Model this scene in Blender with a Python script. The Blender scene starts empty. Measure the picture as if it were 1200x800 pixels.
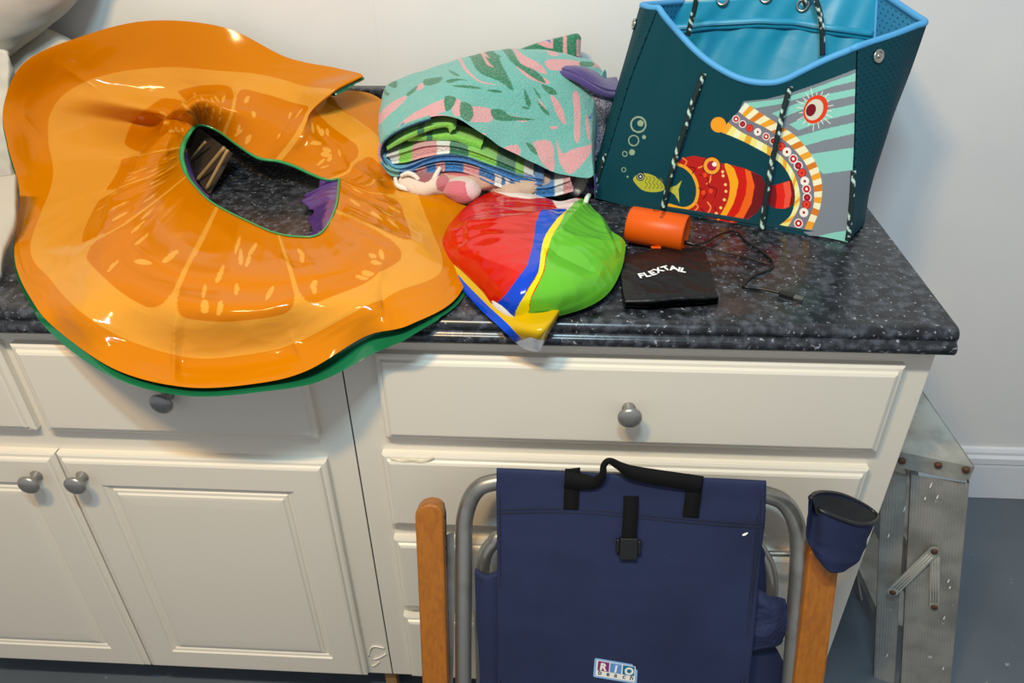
import bpy, bmesh, math, random
import numpy as np
from mathutils import Vector, Matrix
random.seed(4); rng = np.random.default_rng(7)
SC = bpy.context.scene; COL = SC.collection; PI = math.pi

# ------------------------------------------------------------------ camera
F = 914.041; CAM = np.array([-0.5096, -0.8454, 1.4607])
RX = np.array([0.99774, 0.0580, -0.0118]); FW = np.array([-0.054627, 0.825408, -0.561887])
pi_, ya_, ro_ = np.radians([34.1865, -3.7862, -0.8195])
FW = np.array([math.sin(ya_)*math.cos(pi_), math.cos(ya_)*math.cos(pi_), -math.sin(pi_)])
r0 = np.cross(FW, [0, 0, 1]); r0 /= np.linalg.norm(r0); u0 = np.cross(r0, FW)
RX = r0*math.cos(ro_) + u0*math.sin(ro_); UP = -r0*math.sin(ro_) + u0*math.cos(ro_)
cd = bpy.data.cameras.new('camera'); co = bpy.data.objects.new('camera', cd); COL.objects.link(co)
m = Matrix.Identity(4)
for i in range(3):
    m[i][0], m[i][1], m[i][2], m[i][3] = RX[i], UP[i], -FW[i], CAM[i]
co.matrix_world = m
cd.sensor_width = 36; cd.lens = F/1200*36; cd.clip_start = .02; cd.clip_end = 50
SC.camera = co
# ------------------------------------------------------------------ light
w = bpy.data.worlds.new('room_ambient'); SC.world = w; w.use_nodes = True
w.node_tree.nodes['Background'].inputs[0].default_value = (.90, .94, 1, 1)
w.node_tree.nodes['Background'].inputs[1].default_value = .48
def area(name, loc, tgt, sx, sy, power, col):
    l = bpy.data.lights.new(name, 'AREA'); l.shape = 'RECTANGLE'; l.size = sx; l.size_y = sy
    l.energy = power; l.color = col
    o = bpy.data.objects.new(name, l); COL.objects.link(o); o.location = loc
    o.rotation_euler = (Vector(tgt)-Vector(loc)).to_track_quat('-Z', 'Y').to_euler(); return o
area('ceiling_lamp_warm', (-1.02, -.92, 2.5), (-1.25, .4, .55), .30, .07, 29, (1, .68, .32))
area('ceiling_lamp_cool', (-.58, -.94, 2.5), (-.05, .4, .45), .30, .07, 23, (.56, .85, 1))
SC.view_settings.view_transform = 'Standard'; SC.view_settings.look = 'None'
SC.view_settings.gamma = 1; SC.view_settings.use_curve_mapping = False
SC.view_settings.exposure = .06

# ------------------------------------------------------------------ helpers
def ray(px, py): return FW + RX*(px-600)/F - UP*(py-400)/F
def P(px, py, y=None, z=None, x=None):
    """point of the world seen at (px,py) at the given real depth / height"""
    d = ray(px, py)
    if z is not None: t = (z-CAM[2])/d[2]
    elif y is not None: t = (y-CAM[1])/d[1]
    else: t = (x-CAM[0])/d[0]
    return CAM + t*d
def Q(px, py, y=None, z=None): return np.concatenate([P(px, py, y=y, z=z), [px, py]])
def onplane(px, py, O, n):
    d = ray(px, py); return CAM + d*(((O-CAM)@n)/(d@n))
def lin(c):
    c = np.asarray(c, float)/255
    return np.where(c <= .04045, c/12.92, ((c+.055)/1.055)**2.4)
def L4(c): return (*lin(c), 1)

MATS = {}
def mat(name, col=(200, 200, 200), rough=.5, metal=0, coat=0, bump=None, vcol=False, var=None, spec=.5, sheen=0, speck=None, trans=0):
    """bump=(scale,strength[,stretch xyz]); var=(scale,colour2,lo,hi); speck=(scale,colour,lo,hi)"""
    if name in MATS: return MATS[name]
    M = bpy.data.materials.new(name); M.use_nodes = True; nt = M.node_tree; b = nt.nodes['Principled BSDF']
    b.inputs['Roughness'].default_value = rough; b.inputs['Metallic'].default_value = metal
    b.inputs['Coat Weight'].default_value = coat; b.inputs['Coat Roughness'].default_value = .06
    b.inputs['Specular IOR Level'].default_value = spec; b.inputs['Sheen Weight'].default_value = sheen
    b.inputs['Transmission Weight'].default_value = trans
    tc = nt.nodes.new('ShaderNodeTexCoord')
    if vcol:
        a = nt.nodes.new('ShaderNodeVertexColor'); a.layer_name = 'Col'; src = a.outputs[0]
    else:
        r_ = nt.nodes.new('ShaderNodeRGB'); r_.outputs[0].default_value = L4(col); src = r_.outputs[0]
    for v in (var, speck):
        if not v: continue
        vs = v if isinstance(v, list) else [v]
        for q in vs:
            n = nt.nodes.new('ShaderNodeTexNoise'); n.inputs['Scale'].default_value = q[0]; n.inputs['Detail'].default_value = 5
            if len(q) > 4:
                mp = nt.nodes.new('ShaderNodeMapping'); mp.inputs['Scale'].default_value = q[4]
                nt.links.new(tc.outputs['Object'], mp.inputs[0]); nt.links.new(mp.outputs[0], n.inputs[0])
            else: nt.links.new(tc.outputs['Object'], n.inputs[0])
            rp = nt.nodes.new('ShaderNodeMapRange'); rp.inputs[1].default_value = q[2]; rp.inputs[2].default_value = q[3]
            nt.links.new(n.outputs[0], rp.inputs[0])
            mx = nt.nodes.new('ShaderNodeMix'); mx.data_type = 'RGBA'
            nt.links.new(rp.outputs[0], mx.inputs[0]); nt.links.new(src, mx.inputs[6]); mx.inputs[7].default_value = L4(q[1])
            src = mx.outputs[2]
    nt.links.new(src, b.inputs['Base Color'])
    if bump:
        n = nt.nodes.new('ShaderNodeTexNoise'); n.inputs['Scale'].default_value = bump[0]; n.inputs['Detail'].default_value = 4
        if len(bump) > 2:
            mp = nt.nodes.new('ShaderNodeMapping'); mp.inputs['Scale'].default_value = bump[2]
            nt.links.new(tc.outputs['Object'], mp.inputs[0]); nt.links.new(mp.outputs[0], n.inputs[0])
        else: nt.links.new(tc.outputs['Object'], n.inputs[0])
        bp = nt.nodes.new('ShaderNodeBump'); bp.inputs['Strength'].default_value = bump[1]; bp.inputs['Distance'].default_value = .004
        nt.links.new(n.outputs[0], bp.inputs['Height']); nt.links.new(bp.outputs[0], b.inputs['Normal'])
    MATS[name] = M; return M

def link(name, me, M=None, parent=None, smooth=False):
    o = bpy.data.objects.new(name, me); COL.objects.link(o)
    if M: me.materials.append(M)
    if smooth and len(me.polygons): me.polygons.foreach_set('use_smooth', np.ones(len(me.polygons), bool))
    if parent:
        o.parent = parent
        pw = Matrix.Translation(parent.location) if parent.parent is None else Matrix.Identity(4)
        o.matrix_parent_inverse = pw.inverted()
    return o
def tag(o, label, cat, group=None, kind=None):
    o['label'] = label; o['category'] = cat
    if group: o['group'] = group
    if kind: o['kind'] = kind
    return o
def thing(name, label, cat, loc=(0, 0, 0), group=None):
    o = bpy.data.objects.new(name, None); COL.objects.link(o); o.location = loc; o.empty_display_size = .05
    return tag(o, label, cat, group)
def struct(o): o['kind'] = 'structure'; return o
def bm_obj(name, bm, M, parent=None, smooth=False):
    bmesh.ops.recalc_face_normals(bm, faces=bm.faces)
    me = bpy.data.meshes.new(name); bm.to_mesh(me); bm.free(); return link(name, me, M, parent, smooth)
def add_box(bm, a, b, bev=0):
    r = bmesh.ops.create_cube(bm, size=1); vs = r['verts']
    for v in vs:
        for i in range(3): v.co[i] = a[i] + (v.co[i]+.5)*(b[i]-a[i])
    if bev:
        es = list({e for v in vs for e in v.link_edges})
        bmesh.ops.bevel(bm, geom=es, offset=bev, segments=2, affect='EDGES', profile=.5)
def box(name, a, b, M, parent=None, bev=.002):
    bm = bmesh.new(); add_box(bm, a, b, bev); return bm_obj(name, bm, M, parent)
def py_obj(name, V, Fc, M, parent=None, smooth=True):
    me = bpy.data.meshes.new(name); me.from_pydata([tuple(v) for v in V], [], Fc); me.update()
    return link(name, me, M, parent, smooth)
def cr(C, n, closed=False):
    """Catmull-Rom (centripetal-free) resample of control array C[k,...] to n samples"""
    C = np.asarray(C, float); k = len(C)
    if closed:
        t = np.arange(n)/n*k; i = np.floor(t).astype(int); f = t-i
        g = lambda j: C[(i+j) % k]
    else:
        t = np.linspace(0, k-1, n); i = np.minimum(np.floor(t).astype(int), k-2); f = t-i
        E_ = np.concatenate([[2*C[0]-C[1]], C, [2*C[-1]-C[-2]]])
        g = lambda j: E_[i+j+1]
    f = f.reshape((-1,)+(1,)*(C.ndim-1))
    p0, p1, p2, p3 = g(-1), g(0), g(1), g(2)
    return .5*(2*p1+(p2-p0)*f+(2*p0-5*p1+4*p2-p3)*f*f+(3*p1-p0-3*p2+p3)*f**3)
def surf(ctrl, nu, nv, closed=False):
    """ctrl[u][v] -> grid nu x nv"""
    A = cr(np.asarray(ctrl, float), nu, closed)
    return np.swapaxes(cr(np.swapaxes(A, 0, 1), nv), 0, 1)
def normals(G, closed=False):
    X = G[..., :3]
    if closed: du = np.roll(X, -1, 0)-np.roll(X, 1, 0)
    else: du = np.gradient(X, axis=0)
    dv = np.gradient(X, axis=1); n = np.cross(du, dv)
    return n/(np.linalg.norm(n, axis=-1, keepdims=True)+1e-12)
def grid(name, G, M, parent=None, closed=False, cols=None, thick=0, smooth=True, flip=False):
    X = np.asarray(G)[..., :3]; nu, nv = X.shape[:2]
    idx = np.arange(nu*nv).reshape(nu, nv)
    a = idx if closed else idx[:-1]; b = np.roll(idx, -1, 0) if closed else idx[1:]
    q = np.stack([a[:, :-1], b[:, :-1], b[:, 1:], a[:, 1:]], -1).reshape(-1, 4)
    if flip: q = q[:, ::-1]
    me = bpy.data.meshes.new(name); nf = len(q)
    me.vertices.add(nu*nv); me.vertices.foreach_set('co', X.reshape(-1).astype(np.float32))
    me.loops.add(nf*4); me.loops.foreach_set('vertex_index', q.reshape(-1).astype(np.int32))
    me.polygons.add(nf); me.polygons.foreach_set('loop_start', (np.arange(nf)*4).astype(np.int32))
    me.update(calc_edges=True); me.validate()
    if cols is not None:
        at = me.color_attributes.new('Col', 'FLOAT_COLOR', 'POINT')
        c4 = np.ones((nu*nv, 4), np.float32); c4[:, :3] = np.asarray(cols).reshape(-1, 3)
        at.data.foreach_set('color', c4.reshape(-1)); me.color_attributes.active_color = at
    o = link(name, me, M, parent, smooth)
    if thick:
        s = o.modifiers.new('thickness', 'SOLIDIFY'); s.thickness = abs(thick); s.offset = -1 if thick > 0 else 1
    return o
def tube(name, pts, r, M, parent=None, n=None, sides=10, closed=False, cols=None, cap=True, flat=None):
    """smooth tube through pts; r scalar or list; flat=(vec,ratio) squashes along vec"""
    pts = np.asarray(pts, float); n = n or max(8, len(pts)*6)
    Pn = cr(pts, n, closed); R = np.interp(np.linspace(0, 1, n), np.linspace(0, 1, len(r)), r) if hasattr(r, '__len__') else np.full(n, r)
    T = np.gradient(Pn, axis=0); T /= np.linalg.norm(T, axis=1, keepdims=True)+1e-12
    ref = np.array([0, 0, 1.]) if abs(T[0][2]) < .9 else np.array([0, 1., 0]); N = []
    a = np.cross(T[0], ref); a /= np.linalg.norm(a)
    for t in T:
        a = a-(a@t)*t; a /= np.linalg.norm(a)+1e-12; N.append(a)
    N = np.array(N); B = np.cross(T, N); th = np.arange(sides)/sides*2*PI
    V = Pn[:, None]+R[:, None, None]*(np.cos(th)[None, :, None]*N[:, None]+np.sin(th)[None, :, None]*B[:, None])
    if flat is not None:
        fv = np.asarray(flat[0], float); fv /= np.linalg.norm(fv); d = V-Pn[:, None]; V = V-(d@fv)[..., None]*fv*(1-flat[1])
    Vl = V.reshape(-1, 3); Fc = []
    for i in range(n-1 if not closed else n):
        j = (i+1) % n
        for k in range(sides): Fc.append((i*sides+k, i*sides+(k+1) % sides, j*sides+(k+1) % sides, j*sides+k))
    if cap and not closed:
        Fc.append(tuple(range(sides))[::-1]); Fc.append(tuple((n-1)*sides+k for k in range(sides)))
    o = py_obj(name, Vl, Fc, M, parent)
    if cols is not None:
        at = o.data.color_attributes.new('Col', 'FLOAT_COLOR', 'POINT'); c4 = np.ones((n*sides, 4), np.float32)
        c4[:, :3] = cols(n, sides).reshape(-1, 3); at.data.foreach_set('color', c4.reshape(-1))
    return o
def lathe(name, prof, origin, axis, M, parent=None, n=32):
    """prof: (radius, distance along axis)"""
    ax = np.asarray(axis, float); ax /= np.linalg.norm(ax); ref = np.array([1., 0, 0]) if abs(ax[0]) < .9 else np.array([0, 0, 1.])
    a = np.cross(ax, ref); a /= np.linalg.norm(a); b = np.cross(ax, a); th = np.arange(n)/n*2*PI
    V = []; Fc = []
    for r, h in prof:
        for t in th: V.append(np.asarray(origin)+ax*h+r*(a*math.cos(t)+b*math.sin(t)))
    for i in range(len(prof)-1):
        for k in range(n): Fc.append((i*n+k, i*n+(k+1) % n, (i+1)*n+(k+1) % n, (i+1)*n+k))
    Fc.append(tuple(range(n))[::-1]); Fc.append(tuple((len(prof)-1)*n+k for k in range(n)))
    o = py_obj(name, V, Fc, M, parent); return o
def prism(name, pts, n, d, M, parent=None, bev=0):
    """polygon (3-D points, planar) pushed by d along n"""
    bm = bmesh.new(); n = np.asarray(n, float)
    vs = [bm.verts.new(tuple(p)) for p in pts]; f = bm.faces.new(vs)
    r = bmesh.ops.extrude_face_region(bm, geom=[f])
    for v in r['geom']:
        if isinstance(v, bmesh.types.BMVert): v.co += Vector(n*d)
    if bev: bmesh.ops.bevel(bm, geom=list(bm.edges), offset=bev, segments=2, affect='EDGES', profile=.5)
    return bm_obj(name, bm, M, parent)
def text(name, s, O, ex, ey, size, M, parent=None, depth=.0002, bold=0, space=1):
    """flat lettering; O = lower left, ex/ey = unit directions of writing"""
    cu = bpy.data.curves.new('t', 'FONT'); cu.body = s; cu.size = size; cu.extrude = depth; cu.offset = bold; cu.space_character = space
    o = bpy.data.objects.new('t', cu); COL.objects.link(o); dg = bpy.context.evaluated_depsgraph_get(); dg.update()
    me = bpy.data.meshes.new_from_object(o.evaluated_get(dg)); bpy.data.objects.remove(o)
    ex = np.asarray(ex, float); ey = np.asarray(ey, float); nn = np.cross(ex, ey)
    for v in me.vertices:
        c = np.array(v.co); v.co = Vector(np.asarray(O)+ex*c[0]+ey*c[1]+nn*c[2])
    return link(name, me, M, parent)
# painter: layers of shapes evaluated on the surface's own chart -> albedo per vertex
class Paint:
    def __init__(s, U, base):
        s.U = np.asarray(U, float).reshape(-1, 2); s.c = np.tile(lin(base), (len(s.U), 1))
    def _mix(s, ix, a, col): s.c[ix] = s.c[ix]*(1-a[:, None])+lin(col)*a[:, None]
    def poly(s, pts, col, smooth=0, a=1.):
        pts = np.asarray(pts, float)
        if smooth: pts = cr(pts, len(pts)*smooth, True)
        lo, hi = pts.min(0), pts.max(0)
        ix = np.nonzero(((s.U >= lo) & (s.U <= hi)).all(1))[0]
        if not len(ix): return
        x, y = s.U[ix, 0], s.U[ix, 1]; ins = np.zeros(len(ix), bool)
        x0, y0 = pts[-1]
        for x1, y1 in pts:
            cnd = (y1 > y) != (y0 > y)
            with np.errstate(divide='ignore', invalid='ignore'): ins ^= cnd & (x < (x0-x1)*(y-y1)/(y0-y1)+x1)
            x0, y0 = x1, y1
        s._mix(ix[ins], np.full(ins.sum(), a), col)
    def ell(s, c, rx, ry, col, ang=0, inner=0):
        d = s.U-np.asarray(c); ca, sa = math.cos(ang), math.sin(ang)
        q = np.hypot((d[:, 0]*ca+d[:, 1]*sa)/rx, (-d[:, 0]*sa+d[:, 1]*ca)/ry)
        ix = np.nonzero((q < 1) & (q >= inner))[0]; s._mix(ix, np.ones(len(ix)), col)
    def line(s, pts, wd, col, n=None):
        pts = np.asarray(pts, float)
        if n: pts = cr(pts, n)
        lo, hi = pts.min(0)-wd, pts.max(0)+wd
        ix = np.nonzero(((s.U >= lo) & (s.U <= hi)).all(1))[0]
        if not len(ix): return
        d = np.full(len(ix), 1e9); p = s.U[ix]
        for a, b in zip(pts[:-1], pts[1:]):
            ab = b-a; t = np.clip(((p-a)@ab)/(ab@ab+1e-12), 0, 1); d = np.minimum(d, np.linalg.norm(p-a-t[:, None]*ab, axis=1))
        k = d < wd/2; s._mix(ix[k], np.ones(k.sum()), col)
def fbm(X, freq, seed, octaves=4, ridged=False):
    """cheap smooth pseudo-noise on points X[...,3] from rotated sines"""
    g = np.random.default_rng(seed); out = np.zeros(X.shape[:-1]); a = 1
    for o in range(octaves):
        v = np.zeros(X.shape[:-1])
        for k in range(4):
            d = g.normal(size=X.shape[-1]); d /= np.linalg.norm(d)
            v += np.sin(X@d*freq*2*PI*(.7+.6*g.random())+g.random()*6.28)
        v /= 2.2
        out += a*((1-2*np.abs(v)) if ridged else v); a *= .5; freq *= 1.93
    return out/1.8

# ------------------------------------------------------------------ materials
m_wall = mat('wall_paint', (226, 224, 222), .55, bump=(60, .05), var=(3, (216, 216, 218), .4, .7))
m_trim = mat('trim_paint', (222, 224, 228), .35)
m_floor = mat('floor_paint', (96, 104, 112), .38, bump=(25, .15), var=[(2.5, (82, 90, 99), .35, .7), (38, (150, 154, 158), .70, .74)])
m_cab = mat('cabinet_paint', (224, 216, 202), .34, bump=(18, .03))
m_toe = mat('toe_board', (92, 88, 82), .7)  # plain dark grey for the toe boards
m_granite = mat('speckled_laminate', (32, 34, 39), .26, spec=.5,
    var=[(85, (68, 72, 81), .45, .64), (45, (18, 19, 23), .52, .66), (150, (150, 154, 162), .63, .71), (10, (58, 42, 42), .64, .80)])
m_white_line = mat('pale_line', (215, 212, 206), .3)
m_pewter = mat('pewter', (150, 148, 145), .34, metal=.65)
m_alu = mat('aluminium', (186, 185, 176), .45, metal=.25, bump=(40, .1), var=(14, (120, 118, 112), .4, .7))
m_tube = mat('tube_metal', (166, 164, 159), .32, metal=.8, var=(20, (142, 139, 133), .45, .65))
m_wood = mat('oak_arm', (164, 98, 22), .38, coat=.1, bump=(60, .12, (6, 6, .6)), var=[(30, (148, 86, 18), .42, .66, (5, 5, .3)), (50, (206, 158, 96), .72, .78)])
m_navy = mat('navy_canvas', (37, 45, 77), .75, bump=(420, .22), var=(9, (32, 39, 68), .4, .7), spec=.25)
m_black_web = mat('black_webbing', (13, 12, 13), .8, bump=(500, .3), spec=.2)
m_black_plastic = mat('black_plastic', (20, 20, 22), .4)

# ------------------------------------------------------------------ setting
WY = .655
bm = bmesh.new(); add_box(bm, (-3.2, -2.6, -.05), (1.9, WY+.05, 0)); struct(bm_obj('floor', bm, m_floor))
bm = bmesh.new(); add_box(bm, (-3.2, WY, 0), (-.852, WY+.1, 2.5)); add_box(bm, (-.850, WY, 0), (1.9, WY+.1, 2.5))
add_box(bm, (-.86, WY+.0006, 0), (-.84, WY+.1, 2.5)); struct(bm_obj('wall_back', bm, m_wall))
prof = [(0, .001), (.014, .001), (.014, .105), (.013, .112), (.017, .118), (.017, .135), (.011, .142), (.011, .150), (.007, .158), (0, .160)]
V = [(x, WY-d, z) for x in (-3.2, 1.9) for d, z in prof]; n = len(prof)
py_obj('baseboard_back', V, [(i, (i+1) % n, n+(i+1) % n, n+i) for i in range(n)]+[tuple(range(n)), tuple(range(n, 2*n))], m_trim, smooth=False)['kind'] = 'structure'

# ------------------------------------------------------------------ cabinets
DY = .006; FY = .025
def framed(name, x0, x1, z0, z1, prof, M, parent, back=FY+.001):
    """front with nested rectangular steps: prof = (inset, y)"""
    V = []; Fc = []
    rings = [(0, back)]+prof
    for ins, y in rings: V += [(x0+ins, y, z0+ins), (x1-ins, y, z0+ins), (x1-ins, y, z1-ins), (x0+ins, y, z1-ins)]
    for i in range(len(rings)-1):
        for k in range(4): Fc.append((i*4+k, i*4+(k+1) % 4, (i+1)*4+(k+1) % 4, (i+1)*4+k))
    e = (len(rings)-1)*4; Fc.append((e, e+1, e+2, e+3)); Fc.append((3, 2, 1, 0))
    return py_obj(name, V, Fc, M, parent, smooth=False)
EDGE = [(0, DY+.008), (.003, DY+.006), (.0075, DY+.0055), (.009, DY+.003), (.0095, DY+.0015), (.013, DY)]
DOOR = EDGE+[(.058, DY), (.0595, DY+.003), (.064, DY+.0035), (.066, DY+.006), (.070, DY+.006), (.072, DY+.0035), (.0765, DY+.003), (.079, DY+.0005), (.084, DY), (.1, DY-.0005)]
def knob(x, z, parent):
    lathe('knob', [(.009, 0), (.0095, .002), (.0065, .006), (.0058, .012), (.008, .016), (.0145, .0185), (.0168, .0215), (.0165, .0245), (.013, .0275), (.007, .0295), (.001, .030)],
          (x, DY, z), (0, -1, 0), m_pewter, parent)
def body(parent, x0, x1):
    bm = bmesh.new()
    add_box(bm, (x0, FY, .085), (x1, .60, .8755), .0015)
    bm_obj('carcass', bm, m_cab, parent)
    box('toe_board', (x0+.01, .09, .0), (x1-.01, .105, .084), m_toe, parent, 0)
cl = thing('base_cabinet', 'white base cabinet with two drawers over two raised panel doors, under the orange float', 'cabinet', (-1.28, .3, 0))
body(cl, -1.745, -.8083)
for x0, x1, kx in ((-1.272, -.856, -1.061), (-1.70, -1.290, -1.49)):
    d = framed('drawer', x0, x1, .694, .852, EDGE, m_cab, cl); knob(kx, .776, d)
for x0, x1, kx in ((-1.2765, -.8525, -1.243), (-1.703, -1.2795, -1.318)):
    d = framed('door', x0, x1, .096, .647, DOOR, m_cab, cl); knob(kx, .609 if kx > -1.3 else .607, d)
box('filler_strip', (-.8082, FY+.001, .085), (-.8068, .05, .874), m_black_plastic, cl, 0)
cr_ = thing('drawer_cabinet', 'white base cabinet with a stack of four drawers behind the blue folding chair', 'cabinet', (-.4, .3, 0))
body(cr_, -.8067, -.008)
for k, (z0, z1, xa, xb) in enumerate(((.7, .8505, -.7555, -.0475), (.515, .6665, -.765, -.05), (.308, .482, -.765, -.05), (.1, .282, -.767, -.05))):
    d = framed('drawer', xa, xb, z0, z1, EDGE, m_cab, cr_)
    knob(-.405, (z0+z1)/2, d)
# dried glue on the second drawer, split paint at the foot of the seam
m_glue = mat('dried_glue', (214, 204, 180), .15, coat=.6)
gp = [P(x, y, y=DY+.004) for x, y in ((458, 537), (470, 541), (482, 539), (495, 541), (508, 536))]
tube('dried_glue_smear', gp, [.003, .006, .0055, .006, .002], m_glue, cr_, flat=((0, 1, 0), .5), sides=8)
for q in (((432, 768), (434, 760), (439, 757), (450, 759)), ((438, 772), (445, 770), (452, 766)), ((436, 780), (441, 778), (444, 775))):
    tube('peeling_paint', [P(x, y, y=FY-.002) for x, y in q], .0016, mat('peel', (240, 234, 222), .3), cr_, sides=6)
box('foot', tuple(P(449, 780, y=.04)+np.array([0, 0, -.20]))[:1]+(.04, 0), tuple(P(462, 780, y=.04))[:1]+(.06, .0845), mat('raw_wood', (150, 112, 62), .7, bump=(40, .2, (4, 4, .6))), cr_, .001)

# ------------------------------------------------------------------ worktop
pr = [(.60, .8765), (.012, .8765), (.004, .8775), (-.001, .8805), (-.0035, .886), (-.0025, .892), (.0015, .8955), (.0035, .8985), (.0025, .9025), (.003, .907), (.0065, .9115), (.012, .9138), (.02, .914), (.655, .914), (.655, .8765)]
dense = cr(np.array(pr[1:13]), 45); pr = [pr[0]]+[tuple(q) for q in dense]+pr[13:]
ct = thing('worktop', 'dark speckled laminate worktop with a rolled front edge over the white cabinets', 'worktop', (-1, .3, .8765))
n = len(pr); V = [(x, y, z) for x in (-2.3, 0) for y, z in pr]
o = py_obj('slab', V, [(i, (i+1) % n, n+(i+1) % n, n+i) for i in range(n)]+[tuple(range(n))[::-1], tuple(range(n, 2*n))], m_granite, ct)
for pl_ in o.data.polygons:
    if len(pl_.vertices) > 4: pl_.use_smooth = False
bv = o.modifiers.new('e', 'EDGE_SPLIT'); bv.split_angle = math.radians(40)
box('backsplash', (-2.3, .632, .9142), (0, .6548, 1.028), m_granite, ct, .003)

# ------------------------------------------------------------------ orange slice pool float
# per spoke: five stations from hole to rim, each (px, py, 'y' or 'z', value)
SP = [
 [(397,215,'z',.955),(432,232,'z',.955),None,(468,250,'z',.950),(505,268,'z',.940),(556,268,'z',.922)],
 [(393,245,'z',.950),(430,262,'z',.957),None,(472,284,'z',.953),(517,316,'z',.938),(540,342,'z',.924)],
 [(376,274,'z',.945),(405,300,'z',.956),None,(437,320,'z',.949),(466,341,'z',.940),(481,380,'z',.924)],
 [(348,278,'z',.945),(372,312,'z',.954),None,(395,338,'z',.947),(418,364,'z',.934),(428,394,'y',-.020)],
 [(320,273,'z',.945),(330,315,'z',.954),None,(338,358,'z',.943),(347,401,'y',-.022),(360,434,'y',-.060)],
 [(295,262,'z',.945),(295,315,'z',.954),None,(296,365,'z',.941),(297,414,'y',-.035),(298,449.5,'y',-.080)],
 [(270,250,'z',.945),(252,310,'z',.954),None,(238,365,'z',.941),(226,419,'y',-.040),(218,453.5,'y',-.087)],
 [(246,236,'z',.945),(207,298,'z',.955),None,(176,350,'z',.943),(150,398,'y',-.032),(138,434,'y',-.074)],
 [(228,218,'z',.950),(177,272,'z',.960),None,(130,318,'z',.948),(95,365,'z',.930),(74,392,'y',-.025)],
 [(218,205,'z',.955),(162,248,'z',.966),(130,268,'z',.960),(105,282,'z',.945),(60,328,'z',.927),(40,356,'z',.924)],
 [(213,193,'z',.965),(172,216,'z',.978),(130,233,'z',.967),(122,240,'z',.930),(36,288,'z',.934),(17,301,'z',.934)],
 [(211,181,'z',.975),(185,191,'z',.986),(156,200,'z',.986),(152,199,'z',.945),(62,210,'y',.355),(23,226,'y',.295)],
 [(213,170,'z',.985),(190,172,'z',.996),(166,177,'z',.990),(160,175,'z',.962),(57,165,'y',.435),(9,170,'y',.370)],
 [(218,160,'z',.990),(201,154,'z',1.003),(185,156,'z',.995),(172,148,'z',.977),(60,132,'y',.475),(4,125,'y',.420)],
 [(224,152,'z',.998),(210,140,'z',1.008),(194,140,'z',1.004),(187,133,'y',.512),(82,106,'y',.505),(28,74,'y',.455)],
 [(231,147,'z',1.0),(221,131,'y',.455),(210,125,'y',.462),(206,118,'y',.545),(128,87,'y',.540),(90,44.5,'y',.520)],
 [(240,147,'z',1.0),(238,123,'y',.462),(233,113,'y',.475),(232,106,'y',.555),(195,79,'y',.575),(172,24.5,'y',.585)],
 [(256,154,'z',.990),(262,130,'y',.468),(264,116,'y',.490),(265,103,'y',.535),(258,83,'y',.565),(262,32,'y',.600)],
 [(278,170,'z',.980),(293,140,'y',.465),None,(303,113,'y',.515),(315,89,'y',.555),(336,67,'y',.595)],
 [(302,185,'z',.970),(325,155,'y',.452),None,(343,125,'y',.510),(357,101,'y',.535),(396,80,'y',.565)],
 [(326,189,'z',.965),(348,160,'y',.435),None,(364,130,'y',.480),(392,106,'y',.490),(425,90,'y',.525)],
 [(345,195,'z',.960),(366,168,'y',.435),None,(368,134,'y',.500),(380,117,'y',.545),(384,108,'y',.585)],
 [(362,203,'z',.957),(386,182,'y',.425),None,(386,152,'y',.480),(398,128,'y',.535),(414,106,'y',.594)],
 [(380,210,'z',.956),(405,200,'z',.960),None,(420,178,'y',.430),(433,151,'y',.480),(446,116,'y',.592)],
 [(396,210,'z',.956),(425,215,'z',.958),None,(450,205,'z',.955),(470,190,'y',.400),(500,165,'y',.440)],
]
ctrl = []
for s in SP:
    row = [None if q is None else Q(q[0], q[1], **{q[2]: q[3]}) for q in s]
    if row[2] is None: row[2] = .48*row[1]+.52*row[3]
    ctrl.append(row)
NU, NV = 900, 260
G = surf(ctrl, NU, NV, True)
RV = np.array([0, .25, .38, .5, .75, 1])
rr = np.interp(np.linspace(0, 5, NV), np.arange(6), RV)[None, :].repeat(NU, 0)
ring = cr(np.array([c[4][:3] for c in ctrl]), NU, True); ds = np.linalg.norm(np.roll(ring, -1, 0)-ring, axis=1)
aa = np.concatenate([[0], np.cumsum(ds)[:-1]])/ds.sum()
A = aa[:, None].repeat(NV, 1)
N = normals(G, True); N *= np.sign(N[..., 2:3].mean())
circ = np.stack([np.cos(A*2*PI), np.sin(A*2*PI), rr*.25], -1)
wr = fbm(circ*np.array([1, 1, 1.]), 2.6, 3, 3, True)*np.exp(-(rr/.42)**2)*np.clip(rr*8, 0, 1)
w2 = fbm(np.concatenate([circ[..., :2]*(.5+rr[..., None]), rr[..., None]], -1), 1.7, 11, 3, True)
edge = np.clip((1-rr)*7, 0, 1)
D = .0024*wr+.0011*w2*edge*np.clip(rr*5, 0, 1)
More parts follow.
